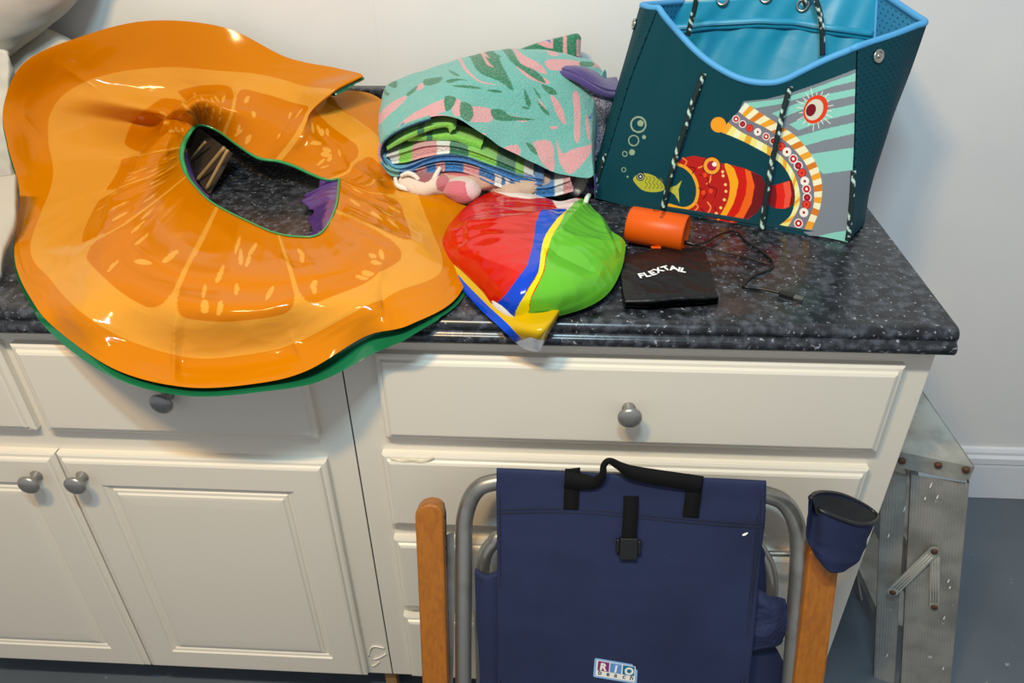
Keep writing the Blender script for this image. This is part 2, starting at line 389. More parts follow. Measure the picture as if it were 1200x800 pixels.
# a few straight fold creases left from packing
def crease(D, p, q, wid, h):
    """ridge along the straight line between two points of the sheet's chart"""
    p = np.array(p, float); q = np.array(q, float); ab = q-p; L = np.linalg.norm(ab); U = G[..., 3:5]-p
    t = (U@ab)/L; d = np.abs(U[..., 0]*ab[1]-U[..., 1]*ab[0])/L
    fade = np.clip(t/25, 0, 1)*np.clip((L-t)/25, 0, 1)
    return D+h*fade*np.exp(-(d/wid)**1.3)
for p, q, wd, h in (((208,360),(203,453),3.2,.0055),((216,372),(212,453),2.6,-.003),((338,385),(362,432),5,.005),((446,330),(457,388),6,-.006),((452,300),(438,345),8,.005),
    ((150,285),(190,310),6,.004),((110,330),(95,372),9,.003),((62,70),(140,120),7,.005),((10,120),(58,170),8,.003),((300,55),(282,85),4,.004),
    ((395,165),(425,215),7,.005),((405,190),(455,225),5,.004),((330,230),(470,300),6,.002),((420,215),(540,245),6,.003),
    ((190,160),(235,110),7,.004),((400,255),(505,290),5,.003),((310,290),(365,330),7,.003)):
    D = crease(D, p, q, wd, h)
G[..., :3] += N*D[..., None]
# printed slice: rind, pith, segments with rounded ends, pulp cells
nseg = 11; ph = .035
s_ = ((A+ph)*nseg) % 1; k_ = np.floor((A+ph)*nseg)
pu = (s_-.5)*(.40+.62*rr)*1.75; pv = rr             # width unfolds with radius
end = .575; Rc = .17
half = .5*(.40+.62*rr)*1.75-.020-.018*rr
wv = np.maximum(np.abs(pu)-(half-Rc), 0); hv = np.maximum(rr-(end-Rc), 0)*1.15
inside = (np.abs(pu) < half) & ~((np.hypot(wv, hv) > Rc)) & (rr < end)
colr = np.empty(G.shape[:2]+(3,)); colr[:] = lin((192, 114, 0))
pith = rr < .752; colr[pith] = lin((204, 140, 46)); colr[inside] = lin((190, 109, 0))
pt_ = Paint(np.stack([A*nseg*1.0, rr*1.6], -1).reshape(-1, 2), (0, 0, 0)); pt_.c = colr.reshape(-1, 3)
for i in range(150):
    a0 = rng.random()*nseg; r1 = .08+rng.random()*.42; s0 = (a0+ph*nseg) % 1
    if abs(s0-.5) > .34: continue
    pt_.ell((a0, r1*1.6), .018+.012*rng.random(), .05+.03*rng.random(), (208, 146, 54), rng.normal()*.35)
colr = pt_.c.reshape(NU, NV, 3)
m_vinyl = mat('orange_vinyl', rough=.12, vcol=True, bump=(14, .06), spec=.2)
m_greenv = mat('green_vinyl', (24, 104, 66), .15, coat=.4)
m_purple = mat('purple_vinyl', (86, 56, 122), .14, coat=.4, bump=(30, .5))
fl = thing('pool_float', 'deflated orange slice swim ring with a green underside draped over the worktop edge', 'pool float', (-.95, .2, .92))
grid('top_sheet', G, m_vinyl, fl, True, colr)
# underside: the same ring, a little wider, hanging off below
c2 = [[np.array(v) for v in s] for s in ctrl]
ctr = np.array([-.98, .28, .93])
B = surf(c2, 600, 100, True)[..., :3]
rb = np.interp(np.linspace(0, 5, 100), np.arange(6), RV)[None, :].repeat(600, 0); th = np.linspace(0, 25, 600, endpoint=False)[:, None]
out = B-ctr; out[..., 2] = 0; out /= np.linalg.norm(out, axis=-1, keepdims=True)+1e-9
B = B+out*.0035*np.clip(rb*8-7, 0, 1)[..., None]
over = np.clip(-B[..., 1]/.03, 0, 1)
gap = .020*np.exp(-((th-3.15)/.95)**2)+.0045
NB = normals(B, True); NB *= np.sign(NB[..., 2:3].mean()); B0 = B.copy()
foldk = 1-.85*np.exp(-((th-21)/1.3)**4)
B -= NB*(.009*np.clip((.995-rb)*8, 0, 1))[..., None]
B[..., 2] -= .0035+np.where(over > 0, gap, .0035)*np.clip(rb*6-4.2, 0, 1)*foldk
B[..., 1] -= .004*over*np.clip(rb*6-5, 0, 1)
B[..., 2] = np.where(B[..., 1] > -.004, np.minimum(np.maximum(B[..., 2], .9150), B0[..., 2]-.004), B[..., 2])
kb = int(np.searchsorted(rb[0], .74)); B = B[:, kb:]
grid('bottom_sheet', B, m_greenv, fl, True)['label'] = 'glossy green underside'
hole = np.array([c[0][:3] for c in ctrl]); hn = cr(hole, 120, True)
hc = hn.mean(0); inn = hc-hn; inn[:, 2] = 0; inn /= np.linalg.norm(inn, axis=1, keepdims=True)
wdt = (.0012+.0075*np.exp(-((np.linspace(0, 25, 120, endpoint=False)-11.6)/3.0)**4))[:, None]
strip = np.stack([hn-inn*.002+[0, 0, .0008], hn+inn*wdt*.5+[0, 0, .0012], hn+inn*wdt+[0, 0, -.0015]], 1)
grid('hole_seam', strip, mat('green_seam', (44, 146, 84), .25, coat=.3), fl, True, thick=.0015)
# purple lining hanging inside the hole: two loose flaps
m_lin = dict(thick=.0006)
for t0, t1, wid in ((22.7, 28.2, .062), (6.6, 12.6, .022)):
    tt = np.linspace(t0, t1, 160); ext = np.concatenate([hole, hole, hole[:1]])
    ii = np.floor(tt).astype(int); fr_ = (tt-ii)[:, None]; full = cr(hole, 2500, True)
    ln = full[(tt*100).astype(int) % 2500]; i2 = hc-ln; i2[:, 2] = 0; i2 /= np.linalg.norm(i2, axis=1, keepdims=True)
    k = np.clip((tt-t0)/(t1-t0), 0, 1); wdt = (wid*np.sin(PI*k)**.7*(1+.16*np.sin(tt*7))+.002)[:, None]
    def lay(f, dz):
        q = ln+i2*wdt*f; q[:, 2:3] = ln[:, 2:3]+(np.minimum(.919, ln[:, 2:3])-ln[:, 2:3])*dz; return q
    L_ = cr(np.array([ln+[0, 0, -.003], lay(.30, .25), lay(.65, .6), lay(1, .96)]), 24).swapaxes(0, 1)
    pk = np.sin(tt*9+np.sin(tt*3)*2)[:, None]*np.linspace(0, 1, 24)[None]*.006; L_[..., 2] += np.abs(pk)
    grid('inner_lining', L_, m_purple, fl, False, thick=.0006)['label'] = 'crumpled purple vinyl lining'

# slatted brown wooden piece lying in the dark under the float
m_stick = mat('tan_stick', (150, 122, 78), .6, bump=(60, .3))
rk = thing('wooden_rack', 'dark brown wooden piece with thin tan slats seen through the hole of the float', 'rack', tuple(P(240, 190, z=.93)))
qd = [P(216, 192, z=.918), P(243, 226, z=.918), P(270, 178, z=.962), P(232, 150, z=.975)]
nq = np.cross(qd[1]-qd[0], qd[3]-qd[0]); nq /= np.linalg.norm(nq); nq *= 1 if nq[2] > 0 else -1
prism('board', qd, -nq, .006, mat('dark_board', (52, 38, 26), .7, bump=(50, .3, (1, 6, 1))), rk, .001)
for q0, q1, r_ in (((231,211),(263,173),.0034), ((242,221),(267,175.5),.0030), ((222,188),(241,166),.0024)):
    a_, b_ = (onplane(*q, qd[0]+nq*.004, nq) for q in (q0, q1))
    tube('slat', [a_, a_*.66+b_*.34, a_*.33+b_*.67, b_], r_, m_stick, rk, sides=8, n=14)

# ------------------------------------------------------------------ pillows and cloths on the left
m_linen = mat('white_linen', (200, 196, 187), .85, bump=(35, .25), sheen=.2)
m_linen2 = mat('cream_canvas', (196, 188, 174), .85, bump=(300, .15), sheen=.2)
def pillow(name, c, ax, sx, sy, sz, M, seed, lump=.012):
    nu, nv = 120, 60; u = np.linspace(0, 2*PI, nu, endpoint=False)[:, None]; v = np.linspace(-PI/2, PI/2, nv)[None]
    sp = lambda a, e: np.sign(a)*np.abs(a)**e
    x = sx*sp(np.cos(v), .75)*sp(np.cos(u), .6); y = sy*sp(np.cos(v), .75)*sp(np.sin(u), .6)
    z = sz*sp(np.sin(v), .9)*np.ones_like(u)
    X = np.stack([x*np.ones_like(z), y*np.ones_like(z), z], -1)
    X += fbm(X, 5, seed, 3)[..., None]*lump*X/np.array([sx, sy, sz])*.6
    R = np.array(Matrix.Rotation(ax[2], 3, 'Z') @ Matrix.Rotation(ax[1], 3, 'Y') @ Matrix.Rotation(ax[0], 3, 'X'))
    return grid(name, X@R.T+np.array(c), M, None, True)
tag(pillow('pillow', P(-32, -56, y=.57), (0, -.56, .05), .26, .07, .145, m_linen, 5, .016), 'plump white pillow in the top left corner above the cream cushion', 'pillow')
tag(pillow('cushion', P(26, 122, y=.612), (0, .10, .0), .185, .030, .158, m_linen2, 9, .006), 'cream cushion propped against the wall behind the orange float', 'cushion')
cc = []
for row in ([(-60,70),(-20,58),(8,62),(16,85)], [(-60,130),(-15,120),(8,122),(17,128)], [(-60,190),(-15,185),(10,190),(20,190)], [(-60,225),(-10,222),(12,224),(24,216)], [(-60,250),(-12,246),(6,238),(16,232)]):
    cc.append([Q(a, b, y=.49-.022*max(0, (b-60)/40)+.02*(k == 3)) for k, (a, b) in enumerate(row)])
Gc = surf(cc, 70, 60); Gc[..., :3] += normals(Gc)*(fbm(Gc[..., :3], 9, 4, 3)*.006)[..., None]
tag(grid('cloth', Gc, m_linen, thick=.012), 'folded white cloth hanging at the left edge beside the float', 'cloth')
cc = []
for row in ([(-60,212),(-15,208),(2,206),(18,204)], [(-60,270),(-15,262),(0,256),(14,250)], [(-60,320),(-15,305),(-6,292),(4,286)], [(-60,350),(-20,340),(-10,330),(-2,322)]):
    cc.append([Q(a, b, z=.99-.02*(b-228)/30) for k, (a, b) in enumerate(row)])
Gc = surf(cc, 50, 50); Gc[..., :3] += normals(Gc)*(fbm(Gc[..., :3], 8, 14, 3)*.004)[..., None]
tag(grid('cloth', Gc, mat('shaded_cloth', (176, 170, 158), .9, bump=(300, .15)), thick=.01), 'white cloth toned grey for shade on the worktop under the hanging cloth at the left edge', 'cloth')  # cloth colour darkened, since this piece lies mostly in shade

# ------------------------------------------------------------------ beach ball
OUT = [(733,290,'z',.935),(728,316,'z',.93),(714,342,'z',.927),(690,359,'z',.924),(652,371,'z',.922),(622,375,'z',.922),(600,377,'z',.922),(582,366,'z',.926),(560,340,'z',.928),(540,318,'z',.93),(524,300,'z',.932),
       (518,283,'z',.934),(528,262,'z',.94),(546,242,'z',.945),(572,226,'z',.95),(600,222,'z',.95),(630,229,'z',.95),(655,236,'z',.955),(682,233,'z',.952),(700,250,'z',.948),(718,270,'z',.942),(730,280,'z',.938)]
rows = []
for a, b, k, v in OUT:
    row = []
    c0 = np.array([618., 292.])
    for t in (0, .35, .68, .9, 1):
        px, py = c0+(np.array([a, b])-c0)*t
        z = v+(.985-v)*(1-t**2.6)
        row.append(Q(px, py, z=z))
    rows.append(row)
Gb = surf(rows, 420, 200, True)
rr = np.linspace(0, 1, 200)[None].repeat(420, 0)
Nb = normals(Gb, True); Nb *= np.sign(Nb[..., 2:3].mean())
Ub = Gb[..., 3:5]
def ridge(p, q, wd, h):
    p = np.array(p, float); q = np.array(q, float); ab = q-p; L = np.linalg.norm(ab); U = Ub-p
    t = (U@ab)/L; d = np.abs(U[..., 0]*ab[1]-U[..., 1]*ab[0])/L
    return h*np.clip(t/12+.3, 0, 1)*np.clip((L-t)/12+.3, 0, 1)*np.exp(-(d/wd)**1.2)
Db = ridge((685,238),(640,290),10,.006)+ridge((640,290),(622,330),9,.005)+ridge((622,330),(600,370),9,.004)+ridge((540,265),(650,250),8,.006)+ridge((525,275),(560,262),9,.004)
Db += ridge((645,292),(700,318),9,-.005)+ridge((650,275),(715,285),7,.004)+ridge((700,250),(722,300),5,.004)+ridge((712,255),(728,300),3,-.003)+ridge((560,300),(610,320),8,.003)+ridge((548,250),(540,290),5,-.003)+ridge((575,240),(620,242),5,-.003)
Db += fbm(Gb[..., :3], 6, 21, 3, True)*.0018*np.clip((1-rr)*6, 0, 1)
Gb[..., :3] += Nb*Db[..., None]
pb = Paint(Ub, (196, 20, 5))
pb.poly([(572,222),(600,218),(640,226),(668,228),(668,240),(640,232),(620,233),(598,230)], (235,225,222))
pb.poly([(645,230),(672,232),(690,236),(672,248),(655,247),(650,240)], (232,212,210))
pb.poly([(628,262),(634,250),(654,244),(664,246),(650,272),(640,290),(636,310),(628,325),(616,342),(608,360),(603,372),(596,364),(580,358),(592,345),(606,328),(618,312),(624,290)], (10,62,190))
pb.poly([(664,248),(656,268),(646,285),(640,300),(636,320),(622,348),(618,368),(604,374),(606,360),(618,340),(630,322),(634,300),(637,282),(648,264)], (240,214,10), 3)
pb.poly([(684,230),(664,248),(656,264),(645,284),(641,300),(638,318),(630,335),(622,350),(618,374),(640,376),(700,362),(740,340),(740,270),(720,262)], (98,180,46))
pb.poly([(576,362),(588,372),(600,382),(620,378),(634,374),(618,371),(606,372),(598,366),(588,358),(578,352)], (236,236,236))
m_ball = mat('ball_vinyl', rough=.12, spec=.35, vcol=True, bump=(22, .10))
bb = thing('beach_ball', 'half deflated red, blue, yellow and green beach ball at the worktop edge', 'beach ball', (-.56, .2, .915))
grid('upper_skin', Gb, m_ball, bb, True, pb.c)
inner = [(540,275),(545,300),(562,325),(585,352),(610,366),(640,366),(655,358)]
outer = [(516,290,'z',.925),(519,312,'z',.922),(541,338,'z',.920),(566,365,'z',.919),(590,387,'z',.919),(612,406,'y',-.016),(628,411,'y',-.022)]
mid = [(528,283),(532,307),(551,332),(575,359),(600,378),(626,388),(640,386)]
rows = [[Q(a, b, z=.937), Q(c[0], c[1], z=.930), Q(o_[0], o_[1], **{o_[2]: o_[3]})] for (a, b), c, o_ in zip(inner, mid, outer)]
rows.append([Q(664, 350, z=.935), Q(652, 372, z=.925), Q(634, 406, y=-.018)])
rows.append([Q(672, 345, z=.935), Q(656, 365, z=.925), Q(645, 378, z=.920)])
Gf = surf(rows, 260, 120)
pf = Paint(Gf[..., 3:5], (196, 158, 8))  # flap yellow darker than the upper skin's, shade put into the colour
pf.poly([(505,285),(522,285),(526,310),(548,334),(572,358),(598,382),(612,396),(600,402),(560,372),(530,340),(505,315)], (8,70,196))
pf.poly([(604,400),(622,394),(636,398),(650,395),(640,420),(600,420)], (228,230,236))
grid('lower_skin', Gf, m_ball, bb, False, pf.c, thick=.0012)
tube('valve', [P(686, 238, z=.957), P(688, 232, z=.962), P(690, 229, z=.960)], .004, mat('clear_valve', (200, 220, 200), .1, coat=.5), bb, sides=10)

# ------------------------------------------------------------------ pump, cable, pouch
m_orange = mat('orange_plastic', (214, 84, 8), .4, spec=.25)
pa, pb_ = P(746, 262, z=.914+.0305), P(795, 270.5, z=.914+.0305); ax = pb_-pa; Lp = .088; ax /= np.linalg.norm(ax)
pm_c = (pa+pb_)/2
pump = thing('air_pump', 'small orange cylindrical air pump lying on its side between the ball and bag', 'air pump', tuple(pm_c-[0, 0, .03]))
Rp = .0275
lathe('shell', [(Rp-.006, -Lp/2), (Rp-.002, -Lp/2+.001), (Rp, -Lp/2+.004), (Rp, Lp/2-.002), (Rp-.0012, Lp/2-.0005), (Rp-.002, Lp/2), (Rp-.003, Lp/2-.0012), (.001, Lp/2-.0015)], pm_c-[0, 0, .0027], ax, m_orange, pump, 64)
pc = pm_c-np.array([0, 0, .0027]); side = np.cross([0, 0, 1], ax); side /= np.linalg.norm(side)
up_p = np.cross(ax, side)
box('button', tuple(pc-[.01, .003, .0]+np.array([.0, -.026, -.019])), tuple(pc+[.005, .003, .003]+np.array([.0, -.026, -.019])), m_orange, pump, .0015)
# lettering wraps the shell near its right end
def wrap_text(s, a0, size, off, depth=.0002):
    o = text('lettering', s, (0, 0, 0), (1, 0, 0), (0, 1, 0), size, m_black_plastic, None, depth)
    for v in o.data.vertices:
        x, y, z = v.co; ang = a0-x/Rp        # writing runs round the shell
        d = up_p*math.sin(ang)-side*math.cos(ang)*-1
        v.co = Vector(pc+ax*(off-y)+d*(Rp+.0002+z))
    o.parent = pump; o.matrix_parent_inverse = Matrix.Translation(pump.location).inverted(); return o
wrap_text('FLEXTAIL', 2.05, .0075, .010)
wrap_text('C', 1.55, .011, -.002)
m_cable = mat('black_cable', (14, 14, 15), .35)
cb = thing('charging_cable', 'black charging cable with a metal plug lying on the worktop before the bag', 'cable', tuple(P(890, 310, z=.915)))
e0 = pc+ax*(Lp/2-.001)-np.array([0, 0, .014])
zc = .9163
pts = [e0, e0+ax*.018, P(830, 282, z=.925), P(845, 274, z=.921), P(862, 271, z=zc), P(874, 282, z=zc), P(892, 294, z=zc), P(905, 306, z=zc), P(903, 315, z=zc), P(885, 322, z=zc), P(873, 331, z=zc), P(873, 336, z=zc), P(890, 338, z=zc), P(914, 343, z=.9175)]
tube('lead', pts, .0018, m_cable, cb, n=160, sides=10)
tube('second_loop', [P(812, 286, z=zc), P(840, 293, z=zc), P(862, 298, z=zc), P(885, 305, z=zc), P(903, 310, z=zc)], .0014, m_cable, cb, n=40, sides=8)
tube('jack', [e0-ax*.0004, e0+ax*.014], .0032, m_cable, cb, sides=12, n=4)
def slab_along(name, a, b, wd, h, M, parent):
    a = np.array(a); b = np.array(b); d = b-a; L = np.linalg.norm(d); d /= L; s = np.cross([0, 0, 1], d); s /= np.linalg.norm(s); u = np.cross(d, s)
    bm = bmesh.new(); add_box(bm, (0, -wd/2, -h/2), (L, wd/2, h/2), h*.18)
    for v in bm.verts: v.co = Vector(a+d*v.co[0]+s*v.co[1]+u*v.co[2])
    return bm_obj(name, bm, M, parent)
slab_along('plug_grip', P(914, 343, z=.918), P(930, 347.5, z=.918), .0105, .006, m_black_plastic, cb)
slab_along('plug', P(930, 347.5, z=.918), P(941, 350.5, z=.918), .0085, .0042, mat('plug_metal', (150, 146, 140), .35, metal=1), cb)

m_pouch = mat('black_pouch', (16, 16, 18), .42, bump=(26, .3), spec=.35)
pz = .914
rowsP = [[(728,301),(760,293),(795,290),(826,293)], [(728,320),(760,313),(797,311),(832,314)], [(730,340),(760,336),(800,333),(838,336)], [(733,353),(765,352),(805,349),(842,348)], [(735,358),(765,357),(805,354),(842,352)]]
zz = [.922, .9295, .929, .926, .9155]
Gp = surf([[Q(a, b, z=zz[i]+(.003 if k in (1, 2) and i < 4 else 0)) for k, (a, b) in enumerate(r_)] for i, r_ in enumerate(rowsP)], 90, 110)
Np = normals(Gp); Np *= np.sign(Np[..., 2:3].mean())
Gp[..., :3] += Np*(np.clip(fbm(Gp[..., :3], 14, 31, 3, True), -1, 1)*.0014)[..., None]
po = thing('pouch', 'black drawstring pouch with white lettering lying in front of the orange pump', 'pouch', tuple(P(785, 330, z=.914)))
o = grid('pouch_body', Gp, m_pouch, po); Vb = Gp[..., :3].copy(); Vb[..., 2] = np.minimum(Vb[..., 2]-.004, .9162); grid('pouch_back', Vb, m_pouch, po)
sk = np.stack([np.concatenate([Gp[:, 0, :3], Gp[-1, 1:, :3], Gp[::-1, -1, :3][1:], Gp[0, ::-1, :3][1:-1]]), np.concatenate([Vb[:, 0], Vb[-1, 1:], Vb[::-1, -1][1:], Vb[0, ::-1][1:-1]])], 1)
grid('side_seam', sk, m_pouch, po, True)
# letters laid on the pouch, following a gentle wave
flat = Gp.reshape(-1, 5)
def pouch_pt(px, py):
    k = np.argmin((flat[:, 3]-px)**2+(flat[:, 4]-py)**2); return flat[k, 2]
m_print = mat('white_print', (236, 236, 238), .5)
letters = 'FLEXTAIL'; xs = [749.5, 757, 764.2, 771, 779.2, 785.3, 793.5, 796.3]; ys = [325.5, 324.4, 322.6, 319.8, 317.0, 316.3, 317.4, 317.9]
sl = [-.10, -.18, -.28, -.38, -.25, -.02, .14, .18]
for ch, x, y, k in zip(letters, xs, ys, sl):
    zt = pouch_pt(x+3, y-3)+.0012
    O = P(x, y, z=zt); ex = P(x+6, y+6*k, z=zt)-O; ex /= np.linalg.norm(ex); ey = P(x+1.2, y-6, z=zt)-O; ey -= ex*(ey@ex); ey /= np.linalg.norm(ey)
    text('letter', ch, O, ex, ey, .0165, m_print, po, .0002, .0006)
# drawstring

# ------------------------------------------------------------------ towels
m_terry = mat('printed_terry', rough=.95, vcol=True, bump=(330, .9), sheen=.3, speck=(320, (190, 200, 194), .45, 1.7))
TEAL = (98, 172, 164); GREEN = (18, 114, 80); PINK = (210, 150, 154); BLUE = (12, 112, 182); LIME = (122, 200, 62); NAVY = (16, 48, 92); WHITE = (222, 224, 220)
tw = thing('folded_towel', 'folded turquoise beach towel with pink and green leaf pattern on top of the pile', 'towel', (-.63, .5, .93))
Frow = [(446,176),(448,164),(460,156),(482,146),(510,137),(535,139),(565,155),(600,178),(650,202),(688,208),(696,205)]
R1 = [(444,152),(445,140),(456,131),(482,120),(512,112),(540,113),(572,124),(608,140),(655,160),(689,168),(696,168)]
R2 = [(447,128),(450,116),(465,106),(495,93),(530,84),(562,82),(600,85),(640,95),(675,108),(693,118),(700,122)]
B_ = [(452,115),(458,102),(482,90),(520,76),(560,66),(600,59),(640,60),(670,65),(695,72),(706,85),(710,92)]
Fy = [.39,.37,.355,.345,.335,.33,.33,.335,.34,.345,.35]
rows = []
for i in range(11):
    f = Fy[i]; a = Q(*Frow[i], y=f); d = Q(*B_[i], y=.545); b = Q(*R1[i], y=f+.055 if i not in (0, 10) else f+.07); c = Q(*R2[i], y=f+.12 if i not in (0, 10) else f+.135)
    e = d.copy(); e[:3] += [0, .02, -.10]; rows.append([a, b, c, d, e])
rows.insert(0, [r_+np.array([.012, .01, -.02, 0, 0]) for r_ in rows[0]])
last = [r_.copy() for r_ in rows[-1]]
for r_ in last: r_[0] += .003; r_[2] = .93
rows.append(last)
Gt = surf(rows, 460, 330)
Nt = normals(Gt); Nt *= np.sign(Nt[..., 2:3].mean())
Gt[..., :3] += Nt*(fbm(Gt[..., :3], 5, 41, 4)*.0042)[..., None]
p = Paint(Gt[..., 3:5], TEAL)
def tp(*pts): return [(420+a/3.6375, 20+b/3.6375) for a, b in pts]
for q in (((85,420),(130,370),(205,330),(190,360),(130,420),(85,460)), ((150,480),(220,420),(330,370),(400,350),(420,370),(380,400),(260,450),(180,500),(110,540),(100,520)),
          ((650,140),(700,180),(780,220),(800,250),(740,230),(690,210)), ((800,200),(940,205),(945,230),(880,240),(810,232)), ((990,205),(1040,200),(1045,230),(1000,228)),
          ((820,330),(860,370),(885,440),(875,455),(840,400)), ((915,320),(945,340),(945,515),(922,520),(920,420)), ((620,555),(680,545),(690,590),(650,580)), ((750,530),(820,528),(835,600),(830,660),(780,620),(760,570)),
          ((845,520),(870,580),(920,560),(1005,545),(960,620),(900,670),(860,620)), ((480,385),(565,388),(570,440),(520,445),(475,440)), ((640,420),(690,425),(720,445),(670,440)), ((410,360),(435,365),(430,425),(400,410)),
          ((250,290),(285,275),(275,300),(250,310)), ((690,230),(800,265),(810,285),(760,275)), ((800,150),(830,150),(850,185),(810,180)), ((770,345),(800,390),(790,395)), ((970,420),(985,430),(992,515),(980,510)), ((500,490),(545,492),(530,505)), ((820,465),(850,463),(850,472),(825,475))):
    p.poly(tp(*q), PINK, 3)
for q in (((370,170),(430,160),(490,190),(540,215),(500,200),(440,175)), ((430,155),(510,140),(575,140),(580,175),(640,195),(600,190),(640,260),(660,315),(600,275),(520,240),(470,180)), ((605,145),(650,160),(690,210),(760,240),(800,280),(760,270),(700,235),(640,195)),
          ((370,345),(415,350),(405,385),(380,405),(370,395)), ((435,370),(480,380),(490,420),(470,445),(435,425)), ((568,390),(620,395),(650,420),(755,435),(680,440),(600,438),(575,425)),
          ((705,305),(730,350),(735,380),(715,370)), ((745,298),(775,335),(770,345)), ((765,360),(810,405),(815,420),(785,400)), ((715,535),(745,545),(765,588),(735,570)), ((780,285),(830,305),(845,330),(810,325)),
          ((165,245),(195,238),(200,255),(165,258)), ((240,210),(290,215),(320,225),(270,235)), ((280,265),(355,255),(345,280),(285,290)), ((130,300),(165,290),(160,305),(130,310)), ((205,320),(250,290),(240,310),(210,335)), ((205,240),(250,245),(240,255),(210,253)),
          ((385,225),(420,240),(430,255),(400,245)), ((375,275),(420,265),(470,275),(430,275),(390,285)), ((400,295),(460,295),(530,305),(480,310),(420,302)), ((550,310),(600,312),(610,322),(560,318)),
          ((945,205),(1000,205),(1000,225),(950,225)), ((700,380),(730,385),(725,392),(700,388)), ((100,330),(130,325),(120,335))):
    p.poly(tp(*q), GREEN, 3)
for q in (((390,180),(440,195),(480,240),(520,275),(600,290),(520,282),(470,245),(430,200)), ((520,170),(560,205),(580,220),(545,205)), ((670,215),(720,250),(780,280),(720,262)), ((480,150),(510,155),(560,190),(530,180))): p.poly(tp(*q), PINK, 3)
p.poly(tp((135,500),(195,445),(195,470),(160,500)), BLUE); p.poly(tp((985,422),(1005,420),(1005,434),(985,434)), BLUE)
hem = [(446,178),(448,168),(460,158),(482,148),(510,139.5),(533,142),(562,157),(598,180),(648,204),(690,211)]
p.line(hem, 3.2, NAVY, 120)
p.line([(x, y-3) for x, y in hem[2:6]], 2.2, PINK, 60)
grid('top_layer', Gt, m_terry, tw, False, p.c)
# turned-up back corner
rows = [[Q(598,64,y=.60), Q(602,60,y=.61), Q(606,60,y=.62)], [Q(640,64,y=.575), Q(632,50,y=.595), Q(636,52,y=.62)], [Q(665,66,y=.57), Q(662,43,y=.59), Q(664,46,y=.62)], [Q(675,66,y=.57), Q(676,40,y=.59), Q(677,46,y=.62)], [Q(680,68,y=.58), Q(681,44,y=.60), Q(680,52,y=.62)]]
Gk = surf(rows, 120, 60); p = Paint(Gk[..., 3:5], GREEN)
for q in (((765,95),(830,90),(830,135),(800,130),(765,115)), ((872,80),(888,80),(890,165),(872,160)), ((930,95),(960,100),(960,180),(930,170)), ((690,110),(720,105),(700,125))): p.poly(tp(*q), PINK)
p.poly(tp((770,98),(815,85),(820,110),(800,100),(775,105)), BLUE)
grid('turned_corner', Gk, m_terry, tw, False, p.c, thick=.012)
def band(name, U, Lw, y0, base, parts, parent=tw, dep=.11, bulge=.006, M=m_terry):
    U = np.asarray(U, float); Lw = np.asarray(Lw, float); n = 24
    U = cr(U, n); Lw = cr(Lw, n); rows = []
    ys = np.interp(np.linspace(0, 1, n), np.linspace(0, 1, len(y0)), y0) if hasattr(y0, '__len__') else np.full(n, y0)
    for a, b, y in zip(U, Lw, ys):
        q0, q1 = Q(*a, y=y), Q(*b, y=y); mi = Q(*((a+b)/2), y=y-bulge)
        rows.append([q0+[0, dep, .004, 0, -3], q0, q0*.7+mi*.3+[0, -bulge*.45, 0, 0, 0], mi, q1*.7+mi*.3+[0, -bulge*.45, 0, 0, 0], q1, q1+[0, dep, 0, 0, 3]])
    Gx = surf(rows, 200, 40); p = Paint(Gx[..., 3:5], base)
    for q, c in parts: p.poly(q, c)
    return grid(name, Gx, M, parent, False, p.c)
def rect(x0, x1, y0=100, y1=260): return [(x0, y0), (x1, y0), (x1, y1), (x0, y1)]
yl = [.375, .36, .345, .34, .335, .34, .345]
rows = [[Q(450,178,y=.41), Q(455,198,y=.41)], [Q(480,148,y=.41), Q(480,196,y=.41)], [Q(510,140,y=.40), Q(510,190,y=.40)], [Q(540,146,y=.39), Q(540,190,y=.39)], [Q(580,170,y=.385), Q(580,200,y=.385)], [Q(640,203,y=.375), Q(640,215,y=.375)]]
Gi = surf(rows, 40, 10); grid('inner_fold_shade', Gi, mat('towel_hollow_shade', (136, 136, 120), .95, bump=(600, .5)), tw, thick=.005)  # grey sheet stands in for the shade inside the open folds
band('green_fold', [(453,171),(475,158),(505,146),(528,143),(534,150)], [(454,176),(477,164),(506,152),(523,149),(527,155)], [.37,.355,.345,.345,.345], LIME, [(rect(489,497), GREEN)], dep=.02)
band('green_fold', [(478,159),(505,157),(530,156),(550,161),(566,166)], [(478,165),(505,164),(530,164),(548,170),(563,175)], [.365,.355,.35,.345,.345], LIME, [(rect(500,507), GREEN)], dep=.03)
band('white_fold', [(453,181),(475,175),(500,168),(530,168),(560,176),(595,190),(625,203)], [(460,190),(478,188),(500,182),(530,178),(560,186),(600,201),(628,209)], yl, WHITE, [(rect(482,512), PINK), (rect(468,483), LIME), (rect(527,549), GREEN), (rect(549,582), LIME), (rect(582,604), GREEN), (rect(604,614), LIME)])
band('blue_fold', [(450,180),(462,193),(478,193),(500,184),(520,179),(548,181),(580,192),(612,203),(637,207)], [(449,188),(462,198),(480,198),(500,190),(522,186),(548,188),(580,200),(612,212),(635,214)], yl, BLUE, [(rect(440, 476), (40, 150, 190))])
band('dashed_fold', [(447,178),(452,192),(465,198),(485,197),(515,189),(545,190),(580,201),(612,215),(640,217),(668,208)], [(449,190),(457,202),(470,205),(488,204),(515,199),(545,200),(578,214),(612,226),(645,228),(672,222)], yl, PINK, [(rect(440, 468), TEAL), (rect(468,488), BLUE), (rect(500,511), BLUE), (rect(522,543), BLUE), (rect(562,580), BLUE), (rect(580, 660), WHITE), (rect(588,592), BLUE), (rect(598,622), BLUE), (rect(628,650), BLUE)])

